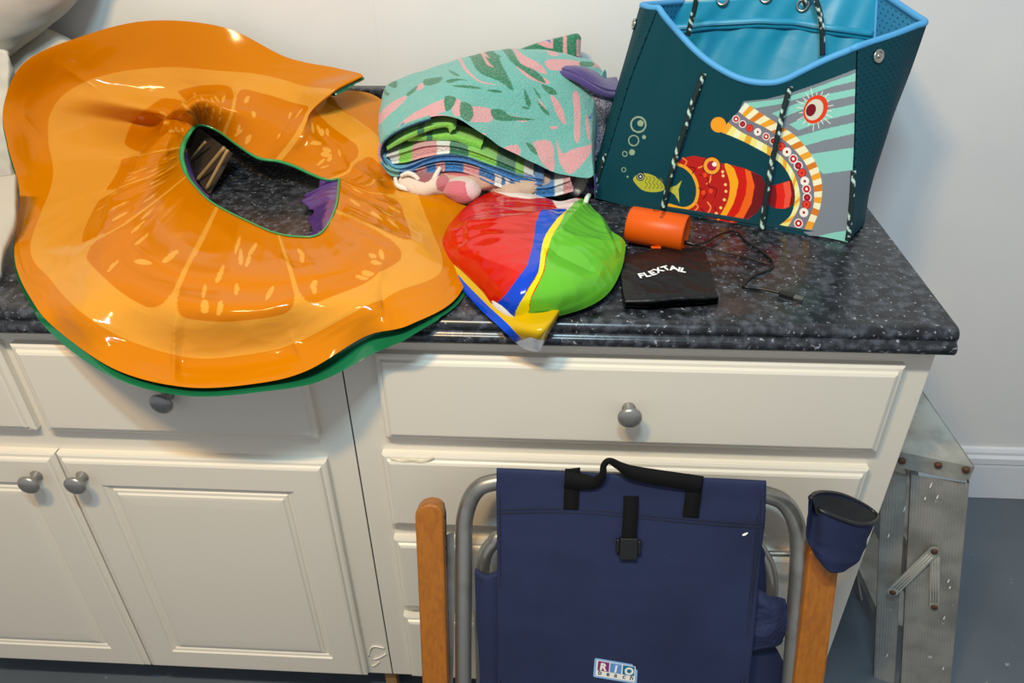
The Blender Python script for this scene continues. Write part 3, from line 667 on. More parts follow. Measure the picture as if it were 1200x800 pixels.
wr_ = [(505,139.5),(480,148),(462,157),(451,166),(447,176),(448,186),(455,196),(467,202),(482,203)]
wy = [.338,.347,.355,.362,.368,.370,.368,.362,.355]
Gw_ = surf([[Q(a, b, y=y-.004), Q(a, b, y=y+.03)+[0, 0, .002, 0, 0], Q(a, b, y=y+.09)+[.004, 0, .008, 0, 0]] for (a, b), y in zip(wr_, wy)], 160, 20)
p = Paint(Gw_[..., 3:5], TEAL); p.poly(rect(440, 449), PINK); p.poly([(449,190),(470,190),(470,215),(449,215)], BLUE)
grid('wrapped_edge', Gw_, m_terry, tw, False, p.c, thick=.006)
tube('navy_hem', [Q(a, b, y=y-.005)[:3] for (a, b), y in zip(wr_[:7], wy)], .0013, mat('navy_thread', NAVY, .9), tw, n=60, sides=6)
m_rose = mat('rose_terry', rough=.95, vcol=True, bump=(500, .7), sheen=.3)
pkt = thing('crumpled_towel', 'crumpled pink and white towel squashed under the turquoise towel', 'towel', (-.73, .46, .915))
def lump(name, c, rx, ry, rz, base, parts, parent, seed, M=m_rose, ang=0):
    nu, nv = 110, 70; u = np.linspace(0, 2*PI, nu, endpoint=False)[:, None]; v = np.linspace(-PI/2, PI/2, nv)[None]
    X = np.stack([rx*np.cos(v)*np.cos(u), ry*np.cos(v)*np.sin(u), rz*np.sin(v)+0*u], -1)
    X *= 1+(fbm(X, 12, seed, 3)*.16)[..., None]
    ca, sa = math.cos(ang), math.sin(ang); X = X@np.array([[ca, -sa, 0], [sa, ca, 0], [0, 0, 1]]).T + c
    X[..., 2] = np.maximum(X[..., 2], .9165)
    d = X-CAM; zc_ = d@FW; U = np.stack([600+F*(d@RX)/zc_, 400-F*(d@UP)/zc_], -1)
    p = Paint(U, base)
    for q, cl_ in parts: p.poly(q, cl_, 3)
    return grid(name, X, M, parent, True, p.c)
CRM = (226, 206, 190)
lump('fold', P(500, 214, y=.335), .047, .03, .020, CRM, [([(478,192),(505,190),(508,205),(498,214),(480,206)], (150, 84, 92)), ([(515,205),(535,200),(535,225),(512,222)], (190, 110, 118))], pkt, 51)
lump('fold', P(541, 223, y=.322), .030, .026, .021, (216, 198, 184), [([(520,216),(545,213),(552,236),(528,238)], (206, 110, 124)), ([(546,214),(558,214),(556,232),(548,228)], (226, 196, 196))], pkt, 52)
lump('fold', P(550, 209, y=.35), .07, .03, .020, (196, 160, 140), [([(518,190),(552,192),(550,206),(520,203)], (196, 106, 108))], pkt, 53)
lump('fold', P(602, 219, y=.345)+np.array([.0, .03, 0]), .07, .05, .022, (196, 168, 148), [], pkt, 54)
m_rosetrim = mat('white_hem', (232, 220, 210), .95, bump=(500, .6))
tube('hem', [P(a, b, y=y) for a, b, y in ((463,208,.33),(466,217,.322),(476,221,.318),(490,222,.316),(500,218,.318),(508,211,.322),(512,203,.326),(516,196,.332))], [.003, .004, .0045, .004, .004, .0045, .004, .003], m_rosetrim, pkt, sides=10, n=60)
tube('hem', [P(a, b, y=y) for a, b, y in ((470,206,.326),(478,203,.324),(486,206,.321),(494,214,.317))], [.003, .004, .004, .003], m_rosetrim, pkt, sides=10, n=30)

m_greyt = mat('grey_terry', (150, 148, 164), .95, bump=(260, 1.0), sheen=.3, speck=(330, (80, 78, 98), .48, .56))
m_purt = mat('purple_terry', (72, 56, 122), .95, bump=(500, .6), sheen=.3)
gt = thing('hooded_towel', 'grey towel with purple trim wedged between the turquoise towel and the bag', 'towel', (-.42, .55, .92))
rows = [[Q(664,86,y=.49), Q(690,98,y=.475), Q(712,108,y=.485), Q(740,105,y=.56)], [Q(686,105,y=.48), Q(695,115,y=.47), Q(714,130,y=.48), Q(740,130,y=.56)], [Q(690,135,y=.50), Q(700,145,y=.49), Q(712,152,y=.50), Q(735,150,y=.56)], [Q(692,160,y=.49), Q(698,170,y=.47), Q(708,178,y=.48), Q(730,175,y=.56)], [Q(694,185,y=.47), Q(698,190,y=.46), Q(705,195,y=.47), Q(720,195,y=.55)]]
Gg = surf(rows, 60, 50); Gg[..., :3] += normals(Gg)*(fbm(Gg[..., :3], 14, 61, 3)*.004)[..., None]
grid('grey_body', Gg, m_greyt, gt, thick=.012)
rows = [[Q(658,86,y=.485), Q(672,90,y=.470), Q(690,101,y=.465), Q(708,109,y=.475), Q(724,111,y=.50)], [Q(664,83,y=.50), Q(680,85,y=.49), Q(694,92,y=.49), Q(706,100,y=.50), Q(722,104,y=.525)], [Q(672,83,y=.53), Q(684,83,y=.56), Q(697,88,y=.56), Q(707,97,y=.55), Q(722,96,y=.56)]]
grid('purple_trim', surf(rows, 40, 60), m_purt, gt, thick=.009)
tube('purple_hem', [P(657,86,y=.482), P(675,92,y=.466), P(692,102,y=.461), P(708,110,y=.47), P(726,112,y=.495)], .0055, m_purt, gt, sides=10)
tube('grey_fold', [P(690,222,z=.935), P(698,214,z=.94), P(702,206,z=.95)], [.010, .012, .010], m_purt, gt, sides=14)
tube('grey_fold', [P(684,224,z=.932), P(690,216,z=.938), P(694,208,z=.945)], [.008, .011, .008], m_greyt, gt, sides=14)
o = tube('washcloth', [P(648,224,z=.932), P(660,217,z=.94), P(668,210,z=.945)], [.012, .016, .012], mat('pink_cloth', (226, 170, 170), .95, bump=(500, .6)), None, sides=16)
tag(o, 'rolled pale pink washcloth end peeking out under the right front of the turquoise towel', 'cloth')
o = tube('washcloth', [P(672,225,z=.934), P(678,217,z=.94), P(684,209,z=.947)], [.010, .014, .012], mat('cream_cloth', (222, 214, 200), .95, bump=(400, .6)), None, sides=16)
tag(o, 'cream cloth end between the pink washcloth and the purple trimmed towel', 'cloth')

# ------------------------------------------------------------------ tote bag
FL_, FR_ = P(697, 232, z=.917), P(995, 282, z=.917); eB = FR_-FL_; eB /= np.linalg.norm(eB); bB = np.cross([0, 0, 1], eB)
tl = math.radians(8); uB = math.cos(tl)*np.array([0, 0, 1.])+math.sin(tl)*bB; nB = np.cross(eB, uB)
def BP(px, py, off=0): return onplane(px, py, FL_+nB*off, nB)
def st(px, py): w_ = BP(px, py)-FL_; return (w_@eB, w_@uB)
TEALD = (7, 62, 74)
m_neo = mat('printed_neoprene', rough=.6, spec=.15, vcol=True, bump=(500, .08))
m_neop = mat('teal_neoprene', TEALD, .55, bump=(500, .08))
m_bind = mat('sky_blue_binding', (74, 156, 212), .6)
m_line = mat('turquoise_lining', (24, 146, 184), .42, bump=(16, .35), sheen=.1)
m_linep = mat('blue_perforated', (50, 150, 200), .6, vcol=False)
bag = thing('tote_bag', 'teal neoprene tote bag with a red fish print and rope handles', 'bag', tuple((FL_+FR_)/2))
lip = [(772,10),(783,24),(797,40),(812,56),(828,70),(848,83),(870,93),(893,97),(915,95),(935,86),(955,76),(975,67),(990,61),(1004,55)]
bot = [(697,231),(720,237),(745,243),(770,249),(795,255),(820,260),(845,264),(870,268),(893,271),(915,273),(938,275),(958,276),(976,279),(994,283)]
leftm = [(772,10),(758,46),(741,90),(727,135),(713,180),(703,212),(697,231)]
rightm = [(1004,55),(1003,90),(1002,130),(1001,170),(999,210),(997,250),(994,283)]
lipc, botc, lc, rc = cr(lip, 40), cr(bot, 40), cr(leftm, 30), cr(rightm, 30)
sg = np.linspace(0, 1, 40)[:, None, None]; tg = np.linspace(0, 1, 30)[None, :, None]
coons = (1-tg)*lipc[:, None]+tg*botc[:, None]+(1-sg)*lc[None]+sg*rc[None]-((1-sg)*(1-tg)*lipc[0]+sg*(1-tg)*lipc[-1]+(1-sg)*tg*botc[0]+sg*tg*botc[-1])
Gf = np.empty((40, 30, 5))
for i in range(40):
    for j in range(30):
        s1, t1 = i/39, j/29
        off = -.018*math.sin(PI*s1)**.8*math.sin(PI*min(1, t1*.55+.30))*(.6) + .010*math.sin(PI*s1)*(1-t1)**2
        off += -.006*math.exp(-((s1-.16)/.07)**2)*(1-t1)*1.0
        px, py = coons[i, j]; w_ = BP(px, py, -off*-1); Gf[i, j] = [*w_, px, py]
Gf = surf(Gf, 640, 480)
p = Paint(Gf[..., 3:5], TEALD)
c4 = lambda *q: [(680+a/2.7595, b/2.7595) for a, b in q]
c7 = lambda *q: [(820+a/4.445, 100+b/4.445) for a, b in q]
c8 = lambda *q: [(720+a/5.336, 120+b/5.336) for a, b in q]
GREY = (124, 132, 142); MINT = (136, 202, 190)
p.poly([(872,118),(900,115),(930,107),(965,95),(1010,78),(1010,290),(985,281),(950,276),(940,270),(953,244),(954,226),(951,208),(944,190),(930,173),(914,160),(896,148),(878,139),(866,130)], GREY)
for q in ([(1010,83),(1010,93),(975,101),(945,112),(915,121),(885,126),(874,120),(915,115),(945,106),(975,95)], [(1010,102),(1010,110),(970,118),(940,128),(915,138),(905,132),(935,120),(968,110)], [(1010,120),(1010,130),(968,140),(936,152),(925,145),(960,130)],
          [(1010,141),(1010,154),(965,164),(940,171),(932,160),(965,151)], [(1010,171),(1010,197),(965,203),(957,195),(950,180),(975,176)], [(1000,268),(1000,290),(955,277),(975,272)]): p.poly(q, MINT)
for k in range(20):
    a = k/20*2*PI+.1; c_ = np.array(c7((603, 122))[0]); r1, r2 = 14, 19+5*(k % 3)/2
    p.line([c_+[r1*math.cos(a), r1*1.1*math.sin(a)], c_+[r2*math.cos(a), r2*1.05*math.sin(a)]], .9, (228, 228, 214))
ce = c7((605, 122))[0]; p.ell(ce, 13.5, 17.5, (222, 62, 30), .5); ce = c7((598, 124))[0]; p.ell(ce, 9.8, 13, (206, 208, 190), .5); ce = c7((581, 126))[0]; p.ell(ce, 5.6, 7.6, (120, 16, 34), .4)
c1 = cr(c7((240,86),(320,140),(420,205),(500,260),(570,340),(620,430),(640,530),(627,640),(585,748)), 161)
c2_ = cr(c7((205,133),(260,175),(340,215),(420,265),(490,325),(550,400),(585,480),(598,560),(590,640),(548,745)), 161)
c3 = cr(c7((150,190),(220,240),(300,280),(370,320),(430,370),(480,430),(510,500),(525,580),(510,650),(455,742)), 161)
c5 = cr(c7((112,240),(200,275),(290,320),(370,365),(430,410),(470,470),(495,540),(495,610),(470,680),(395,742)), 161)
p.poly(list(c2_)+list(c3[::-1]), (120, 120, 132))
cyc = [(240, 232, 190), (238, 160, 40), (242, 236, 200), (214, 122, 36)]
for k in range(26):
    a, b = int(k*160/26), int((k+1)*160/26)+1
    p.poly(list(c1[a:b+1])+list(c2_[a:b+1][::-1]), cyc[k % 4] if k > 0 else (232, 232, 214))
    p.poly(list(c3[a:b+1])+list(c5[a:b+1][::-1]), (238, 226, 130) if k % 2 else (232, 166, 48) if k % 4 == 0 else (240, 236, 190))
for k in range(17):
    j = int((k+.5)*160/17); c_ = (c2_[j]+c3[j])/2; r_ = 5.2 if k > 5 else 4.3
    cs = [((236, 220, 214), (190, 20, 30), (250, 240, 230)), ((238, 224, 214), (246, 236, 226), (150, 20, 34)), ((180, 20, 36), (230, 70, 44), (190, 30, 30)), ((240, 226, 220), (150, 14, 40), (200, 60, 50))][(k*7) % 4]
    p.ell(c_, r_, r_*1.05, cs[0]); p.ell(c_, r_*.76, r_*.8, cs[1]); p.ell(c_, r_*.3, r_*.34, cs[2])
p.ell(c7((100, 202))[0], 9, 9, (240, 156, 36))
# big red fish
p.poly(c8((398,378),(430,345),(500,330),(560,342),(650,368),(700,388),(747,402))+c7((130,402),(240,430),(325,470),(345,515),(345,590),(300,660),(240,702),(180,714),(100,702),(30,694))+c8((680,725),(590,718),(520,690),(430,668),(340,640),(430,664),(500,640),(530,560),(510,470),(450,405)), (184, 30, 26))
p.poly(c7((130,405),(180,428),(203,500),(182,600),(140,682),(90,702),(120,655),(152,585),(158,500)), (246, 166, 30), 3)
p.poly(c7((180,425),(235,432),(250,500),(240,570),(205,660),(150,714),(95,702),(140,680),(185,600),(205,500)), (206, 26, 20))
p.poly(c7((238,432),(268,446),(287,520),(272,610),(222,702),(152,714),(208,655),(242,565),(248,500)), (240, 98, 24))
p.poly(c7((268,446),(325,470),(347,520),(347,590),(300,662),(225,702),(272,612),(290,520)), (112, 24, 28))
p.poly(c7((345,522),(400,514),(460,495),(482,490),(497,560),(487,620),(452,640),(380,635),(345,600)), (120, 22, 32))
p.poly(c7((398,516),(440,503),(448,570),(440,640),(395,636),(404,580)), (222, 36, 26)); p.poly(c7((436,504),(470,494),(480,560),(468,630),(438,640),(447,570)), (238, 84, 60))
p.line(c8((398,382),(450,405),(500,460),(524,540),(505,625),(440,660),(345,638)), 3.6, (240, 166, 36), 60)
p.line(c8((430,345),(455,365),(440,395)), 1.6, (240, 130, 60), 20)
for q in (((530,405),(555,395)), ((605,455),(600,490),(580,505)), ((585,620),(605,655),(580,700)), ((505,620),(525,650),(500,680))): p.line(c8(*q), 1.7, (240, 140, 70), 16)
for q in (((540,450),(585,470),(590,520)), ((590,520),(640,540),(630,590)), ((530,530),(575,560),(560,600)), ((470,400),(510,410),(490,440)), ((600,700),(640,690),(630,650)), ((545,660),(570,690),(550,705))): p.line(c8(*q), 1.2, (110, 10, 20), 16)
for q in ((570,450),(605,550),(560,560)): p.ell(c8(q)[0], 2.6, 2.8, (232, 70, 30))
for q in ((683,455),(697,510),(700,552),(690,605),(668,655),(640,690),(680,430)): p.ell(c8(q)[0], 1.7, 1.8, (246, 200, 130))
ce = c8((612, 393))[0]; p.ell(ce, 10.6, 10.8, (70, 10, 20)); p.ell(ce, 9.6, 9.8, (240, 160, 50)); p.ell(ce, 5.6, 5.8, (170, 26, 60)); p.ell(c8((628, 383))[0], 2.6, 2.7, (250, 236, 226))
# little fish and bubbles
p.poly(c8((120,475),(150,445),(200,440),(260,460),(300,495),(317,530),(300,550),(240,558),(180,545),(140,510)), (176, 178, 60), 3)
for k in range(5):
    x = 195+k*24; p.line(c8((x,455+k*4),(x+14,470+k*4),(x,490+k*4),(x+14,510+k*3),(x,535)), .9, (120, 116, 30), 24)
p.poly(c8((340,532),(390,516),(425,484),(404,540),(410,625),(382,575),(345,548)), (190, 186, 70))
ce = c8((166, 460))[0]; p.ell(ce, 5, 5.2, (14, 20, 24)); p.ell(ce, 3.9, 4, (180, 186, 170)); p.ell(ce, 3, 3.1, (14, 20, 24)); p.ell(ce, 1.2, 1.2, (220, 226, 214))
BUB = (142, 164, 138)
for (x, y, r_, inn_) in ((152,135,9.4,.80), (123,235,6.4,.80), (68,318,3.2,.7), (61,417,2.8,.68), (165,127,3.6,0), (188,213,2.3,0), (113,308,3.4,0), (85,461,1.2,0)): p.ell(c8((x, y))[0], r_, r_*1.04, BUB, 0, inn_)
grid('front_panel', Gf, m_neo, bag, False, p.c, thick=.004)
# gussets, back panel, base
def perf(G, base, nu, nv):
    """rows of tiny punched holes as print on the side panels"""
    n0, n1 = G.shape[:2]; pt2 = Paint(np.stack(np.meshgrid(np.linspace(0, nu, n0), np.linspace(0, nv, n1), indexing='ij'), -1), base)
    U = pt2.U; fr = np.floor(U[:, 1]); uu = (U[:, 0]+.5*(fr % 2)) % 1-.5; vv = U[:, 1] % 1-.5
    k = (np.hypot(uu, vv) < .17) & (U[:, 1] < nv*.80); pt2.c[k] = lin((4, 34, 46) if base == TEALD else (10, 70, 110)); return pt2.c
fr_edge = Gf[-1, ::16, :3]; nfe = len(fr_edge); tt = np.linspace(0, 1, nfe)[:, None]
bk_top = P(1084, 26, y=.37); bk_bot = P(1010, 262, z=.917); bk_low = P(1020, 205, y=.352)
bk_edge = cr([bk_top, P(1065, 80, y=.368), P(1042, 140, y=.36), bk_low, bk_bot], nfe)
midr = (fr_edge+bk_edge)/2+np.array([.014, -.004, 0])*np.sin(tt*PI*.9+.3)
Gr = surf(np.stack([fr_edge, midr, bk_edge], 0), 130, 300); cG = perf(Gr, TEALD, 13, 44)
grid('side_panel', Gr, m_neo, bag, False, cG, thick=.004)
fl_edge = Gf[0, ::16, :3]
out_l = cr([P(753, 6, y=.455), P(738, 60, y=.462), P(722, 115, y=.46), P(707, 170, y=.45), P(695, 215, y=.435), FL_+bB*.05], nfe)
in_l = cr([P(800, 2, y=.555), P(770, 60, y=.56), P(750, 110, y=.55), P(735, 160, y=.54), P(720, 200, y=.53), FL_+bB*.15], nfe)
Gl = surf(np.stack([fl_edge, (fl_edge+out_l)/2+np.array([-.004, -.006, 0]), out_l], 0), 90, 300); grid('side_panel', Gl, m_neo, bag, False, perf(Gl, TEALD, 8, 44), thick=-.004)
m_lin_p = mat('perforated_lining', rough=.6, vcol=True)
Gl2 = surf(np.stack([out_l, (out_l+in_l)/2, in_l], 0), 90, 300); grid('inner_gusset', Gl2, m_lin_p, bag, False, perf(Gl2, (58, 156, 204), 9, 44), thick=.003)
# right side wing: inner face and rear fold
rb_top = P(1028, -12, y=.53); bb_ = bk_bot+bB*.10; rb_edge = cr([rb_top, rb_top*.6+bb_*.4, bb_*.75+rb_top*.25, bb_], nfe)
Gw = surf(np.stack([bk_edge, (bk_edge+rb_edge)/2, rb_edge], 0), 90, 300); grid('inner_gusset', Gw, m_lin_p, bag, False, perf(Gw, (52, 140, 186), 9, 44), thick=.003)
bl, br2 = in_l, rb_edge
back_mid = [bl*(1-f)+br2*f+np.array([0, .018*math.sin(PI*f), 0])*tt for f in (0, .25, .5, .75, 1)]
dip_ = [0, -.0, -.0, -.0, 0]
Gbk = surf(np.stack(back_mid, 0), 160, 140)
xx = np.linspace(0, 1, 160)[:, None]; yy = np.linspace(0, 1, 140)[None]
Gbk = Gbk + nB*((np.sin(xx*46+4*np.sin(yy*5))*.0016+np.sin(xx*17+3*yy)*.004)*np.clip(1-np.abs(yy-.16)*4, .25, 1))[..., None]
grid('back_lining', Gbk, m_line, bag, thick=.004)
# zip pocket band across the lining
zb = [Gbk[int(f*159), int((.115+.035*math.sin(f*PI)*-1+.06*f)*139)]+nB*.006 for f in np.linspace(.01, .99, 12)]
tube('zip_pocket', zb, .008, m_line, bag, n=60, sides=10, flat=(nB, .35))
tube('zip', [q+nB*.004 for q in zb], .0018, mat('zip_teeth', (16, 110, 146), .4), bag, n=60, sides=6)
lowerG = [FL_, FR_, bk_bot, bb_, FL_+bB*.15]
bm = bmesh.new(); vs = [bm.verts.new(tuple(q+np.array([0, 0, .001]))) for q in lowerG]; vs2 = [bm.verts.new(tuple(q+np.array([0, 0, .006]))) for q in lowerG]
bm.faces.new(vs); bm.faces.new(vs2)
for i in range(5): bm.faces.new((vs[i], vs[(i+1) % 5], vs2[(i+1) % 5], vs2[i]))
bm_obj('base', bm, m_neop, bag)
# binding round the rim
front_lip = [Gf[int(f*639), 0, :3]+nB*.002 for f in np.linspace(0, 1, 24)]
rimr = [Gr[int(f*129), 0] for f in np.linspace(0, 1, 8)]; riml = [Gl[int(f*89), 0] for f in np.linspace(1, 0, 6)]
riml2 = [Gl2[int(f*89), 0] for f in np.linspace(1, 0, 6)]; rimw = [Gw[int(f*89), 0] for f in np.linspace(0, 1, 6)]
tube('binding', riml2+riml[1:]+front_lip[1:]+rimr[1:]+rimw[1:], .0048, m_bind, bag, n=260, sides=10)
tube('binding', [Gl2[-1, int(k)] for k in np.linspace(0, 120, 8)], .003, m_bind, bag, n=30, sides=8)
tube('binding', [Gw[-1, int(k)] for k in np.linspace(0, 120, 8)], .003, m_bind, bag, n=30, sides=8)
# ropes
m_rope = mat('fleck_rope', rough=.8, vcol=True, bump=(400, .4))
def flecks(n, s):
    c = np.tile(lin((8, 34, 38)), (n, s, 1)); i = np.arange(n)[:, None]; k = np.arange(s)[None]
    a = ((i+k*1.2) % 10 < 3.6) & ((k+i//10*3) % s < s*.42)
    c[a] = lin((196, 226, 216)); return c
def rope(name, pts, r=.0042, n=140): return tube(name, pts, r, m_rope, bag, n=n, sides=14, cols=flecks)
rope('rope', [BP(825,86,.004), BP(812,120,.0075), BP(800,158,.009), BP(787,200,.009), BP(777,243,.006)])
rope('rope', [BP(926,101,.004), BP(918,130,.0075), BP(909,170,.009), BP(900,215,.009), BP(893,268,.006)])
rope('rope', [P(941,6,y=.52), P(950,-8,y=.515), P(958,5,y=.50), P(963,30,y=.49), P(964,65,y=.475)], n=90)
rope('rope', [P(821,-30,y=.45), P(815,5,y=.46), P(810,25,y=.46), P(806,42,y=.46)], n=70)
rope('rope', [BP(709,180,.002), BP(703,200,.003), BP(698,225,.003)], .003, 50)
rope('rope', [BP(1000,200,.003), BP(998,235,.004), BP(995,268,.004), BP(993,281,.002)], .0038, 70)
m_snap = mat('snap_metal', (190, 186, 178), .25, metal=1)
for GG, px, py, rad in ((Gr, 1026, 66, .0095), (Gl, 747, 29, .0085)):
    d = GG-CAM; zc_ = d@FW; e2 = (600+F*(d@RX)/zc_-px)**2+(400-F*(d@UP)/zc_-py)**2
    i, j = np.unravel_index(np.argmin(e2), e2.shape); nn_ = normals(GG)[i, j]; nn_ = nn_ if nn_@(CAM-GG[i, j]) > 0 else -nn_
    lathe('snap', [(rad, 0), (rad, .002), (rad*.9, .003), (rad*.65, .0026), (rad*.58, .0016), (rad*.3, .0016), (rad*.27, .0032), (.0004, .0036)], GG[i, j]+nn_*.0045, nn_, m_snap, bag)
for px, py in ((941, 5), (848, -3), (897, -4)):
    c_ = P(px, py, y=.53); d0 = np.array([(Gbk[i, j]-c_)@(Gbk[i, j]-c_) for i in range(0, 160, 2) for j in range(0, 40, 2)])
    k = int(np.argmin([((lambda d: (600+F*(d@RX)/(d@FW)-px)**2+(400-F*(d@UP)/(d@FW)-py)**2)(Gbk[i, j]-CAM)) for i in range(0, 160, 2) for j in range(0, 60, 2)]))
    i, j = divmod(k, 30); c_ = Gbk[i*2, j*2]+nB*.006
    th = np.linspace(0, 2*PI, 20, endpoint=False); tube('eyelet', [c_+.0085*(eB*math.cos(a)+uB*math.sin(a)) for a in th], .0026, m_snap, bag, n=40, sides=8, closed=True)

# ------------------------------------------------------------------ folded beach chair leaning on the drawers
CT = np.array([-.4, -.046, .697]); cdn = np.array([0, -.123, -.317]); cdn /= np.linalg.norm(cdn); cn = np.cross([1, 0, 0], -cdn)   # outward normal (towards the room)
if cn[1] > 0: cn = -cn
def CP(px, py, off=0): return onplane(px, py, CT+cn*off, cn)
def down(p, z=.012): return p+cdn*((z-p[2])/cdn[2])
ch = thing('beach_chair', 'folded navy beach chair with wooden arms leaning against the drawer cabinet', 'beach chair', (-.4, -.3, 0))
R_ = .0125
# outer frame
a0 = CP(543, 800, -.012); a1 = CP(543.5, 640, -.012); b1 = CP(936, 655, -.012); b0 = CP(926, 800, -.012)
pts = [down(a0, .02), a0, CP(543, 720, -.012), a1, CP(545, 605, -.012), CP(556, 577, -.012), CP(578, 565, -.012), CP(640, 561, -.012), CP(740, 564, -.012), CP(850, 572, -.012), CP(900, 580, -.012), CP(922, 592, -.012), CP(934, 618, -.012), b1, CP(931, 730, -.012), b0, down(b0, .02)]
tube('outer_frame', pts, R_, m_tube, ch, n=160, sides=18)
pts = [down(CP(566, 800, -.045), .02), CP(566, 800, -.045), CP(564, 720, -.045), CP(566, 660, -.045), CP(578, 636, -.045), CP(600, 628, -.045), CP(740, 632, -.045), CP(870, 640, -.045), CP(893, 650, -.045), CP(903, 680, -.045), CP(900, 730, -.045), CP(893, 800, -.045), down(CP(893, 800, -.045), .02)]
tube('inner_frame', pts, .011, m_tube, ch, n=140, sides=16)
tube('stretcher', [CP(890, 648, -.055), CP(935, 649, -.05)], .004, m_tube, ch, sides=10)
# back sling: folds over the top tube
def sling(xl, xr, off, top, M, name, fold=True, thick=.0016):
    rows = []
    for f in np.linspace(0, 1, 9):
        r_ = []
        if fold:
            l0 = np.array(xl[0])*(1-f)+np.array(xr[0])*f
            r_ += [CP(l0[0], l0[1]+25, off-.030), CP(l0[0], l0[1]+6, off-.026), CP(l0[0], l0[1]+1, off-.012)]
        for l, r in zip(xl, xr):
            q = np.array(l)*(1-f)+np.array(r)*f; r_.append(CP(q[0], q[1], off))
        r_.append(down(r_[-1], .14)); rows.append(r_)
    Gs = surf(rows, 120, 160)
    Gs = Gs+cn*(fbm(Gs, 5, 77, 3)*.0016)[..., None]
    return Gs
Gs = sling([(582,551),(581.5,575),(582,600),(582.5,660),(583,720),(583,800)], [(897.5,566),(897,590),(896,612),(890,665),(884,735),(877,802)], .004, 0, m_navy, 'back_sling')
grid('back_sling', Gs, m_navy, ch, thick=.002)
m_stitch = mat('navy_stitching', (20, 25, 48), .8)
def stitch(pts, off=.0056, r=.0010): tube('stitching', [CP(a, b, off) for a, b in pts], r, m_stitch, ch, n=40, sides=6)
hem1 = [(582,597.5),(640,596),(700,598),(770,605),(840,611),(896,614)]; stitch(hem1); stitch([(a, b+4) for a, b in hem1])
stitch([(586.5,560),(586,640),(587,720),(587,800)]); stitch([(892,575),(889,640),(882,700),(872,800)]); stitch([(888,600),(884,650),(877,720),(868,800)])
# side pockets and the sling behind
rows = [[CP(557,668,-.02), CP(557,672,-.012), CP(559,720,-.010), CP(563,800,-.010), down(CP(563,800,-.010), .16)], [CP(572,674,-.022), CP(571,678,-.006), CP(573,720,-.003), CP(576,800,-.003), down(CP(576,800,-.003), .16)], [CP(590,668,-.02), CP(590,671,-.008), CP(592,720,-.006), CP(595,800,-.006), down(CP(595,800,-.006), .16)]]
grid('side_pocket', surf(rows, 30, 60), m_navy, ch, thick=.002)
stitch([(558,676),(570,682),(583,675)], -.0045)
rows = [[CP(876,672,-.02), CP(872,700,-.014), CP(870,735,-.012), CP(868,765,-.014)], [CP(890,690,-.012), CP(893,708,.000), CP(892,735,.002), CP(888,760,-.004)], [CP(905,698,-.012), CP(908,712,-.002), CP(908,735,-.002), CP(902,757,-.010)], [CP(919,702,-.02), CP(921,715,-.014), CP(922,735,-.014), CP(914,752,-.022)]]
Gp2 = surf(rows, 60, 60); Gp2 = Gp2+cn*(fbm(Gp2, 16, 81, 3, True)*.004)[..., None]
grid('side_pocket', Gp2, m_navy, ch, thick=.002)
rows = [[CP(872,640,-.03), CP(872,720,-.03), CP(868,800,-.03), down(CP(868,800,-.03), .16)], [CP(888,636,-.026), CP(892,720,-.028), CP(892,800,-.028), down(CP(892,800,-.028), .16)], [CP(898,650,-.034), CP(899,690,-.034), CP(920,760,-.034), CP(918,800,-.034)]]
rows[2] = [CP(897,650,-.04), CP(898,735,-.04), CP(922,800,-.04), down(CP(918,800,-.04), .16)]
grid('seat_sling', surf(rows, 30, 50), m_navy, ch, thick=.002)
# webbing handle and buckle strap: flat strips
def strap(name, pts, wd, M=m_black_web, th=.0018, n=60, parent=ch, ref=None):
    C = cr(np.array(pts), n); wd = np.interp(np.linspace(0, 1, n), np.linspace(0, 1, len(pts)), wd)[:, None] if hasattr(wd, '__len__') else wd; T = np.gradient(C, axis=0); T /= np.linalg.norm(T, axis=1, keepdims=True)
    S = np.cross(T, cn if ref is None else ref); S /= np.linalg.norm(S, axis=1, keepdims=True)
    return grid(name, np.stack([C-S*wd/2, C, C+S*wd/2], 1), M, parent, thick=th, smooth=False)
strap('strap_tab', [CP(671,549,.0075), CP(671,553,.0085), CP(670,572,.008), CP(669,596,.0065)], .021)
strap('strap_tab', [CP(815,558,.0075), CP(814.5,562,.0085), CP(812,582,.008), CP(809,605,.0065)], .022)
strap('carry_handle', [CP(662,561,.010), CP(682,564,.011), CP(697,564,.013), CP(706,556,.020), CP(707.5,545,.023), CP(714,539.5,.024), CP(726,545.5,.021), CP(741,553,.018), CP(765,558,.016), CP(790,562,.014), CP(822,567,.010)], [.025,.024,.019,.010,.0085,.0085,.012,.020,.022,.023,.024], n=140)
strap('buckle_strap', [CP(739.5,581,.0065), CP(739,600,.0085), CP(737,630,.010)], .021)
bk = box('buckle', (-.0125, -.004, -.0165), (.0125, .004, .0165), m_black_plastic, ch, .0015)
bo = CP(736.5, 642, .013)
for v in bk.data.vertices: x, y, z = v.co; v.co = Vector(bo+np.array([1, 0, 0])*x-cdn*z+cn*y)
for k, (px, py) in enumerate(((724, 639), (749, 641))):
    q = CP(px, py, .013); tube('buckle_wing', [q-cdn*.010, q+cdn*.010], .0028, m_black_plastic, bk, sides=8)
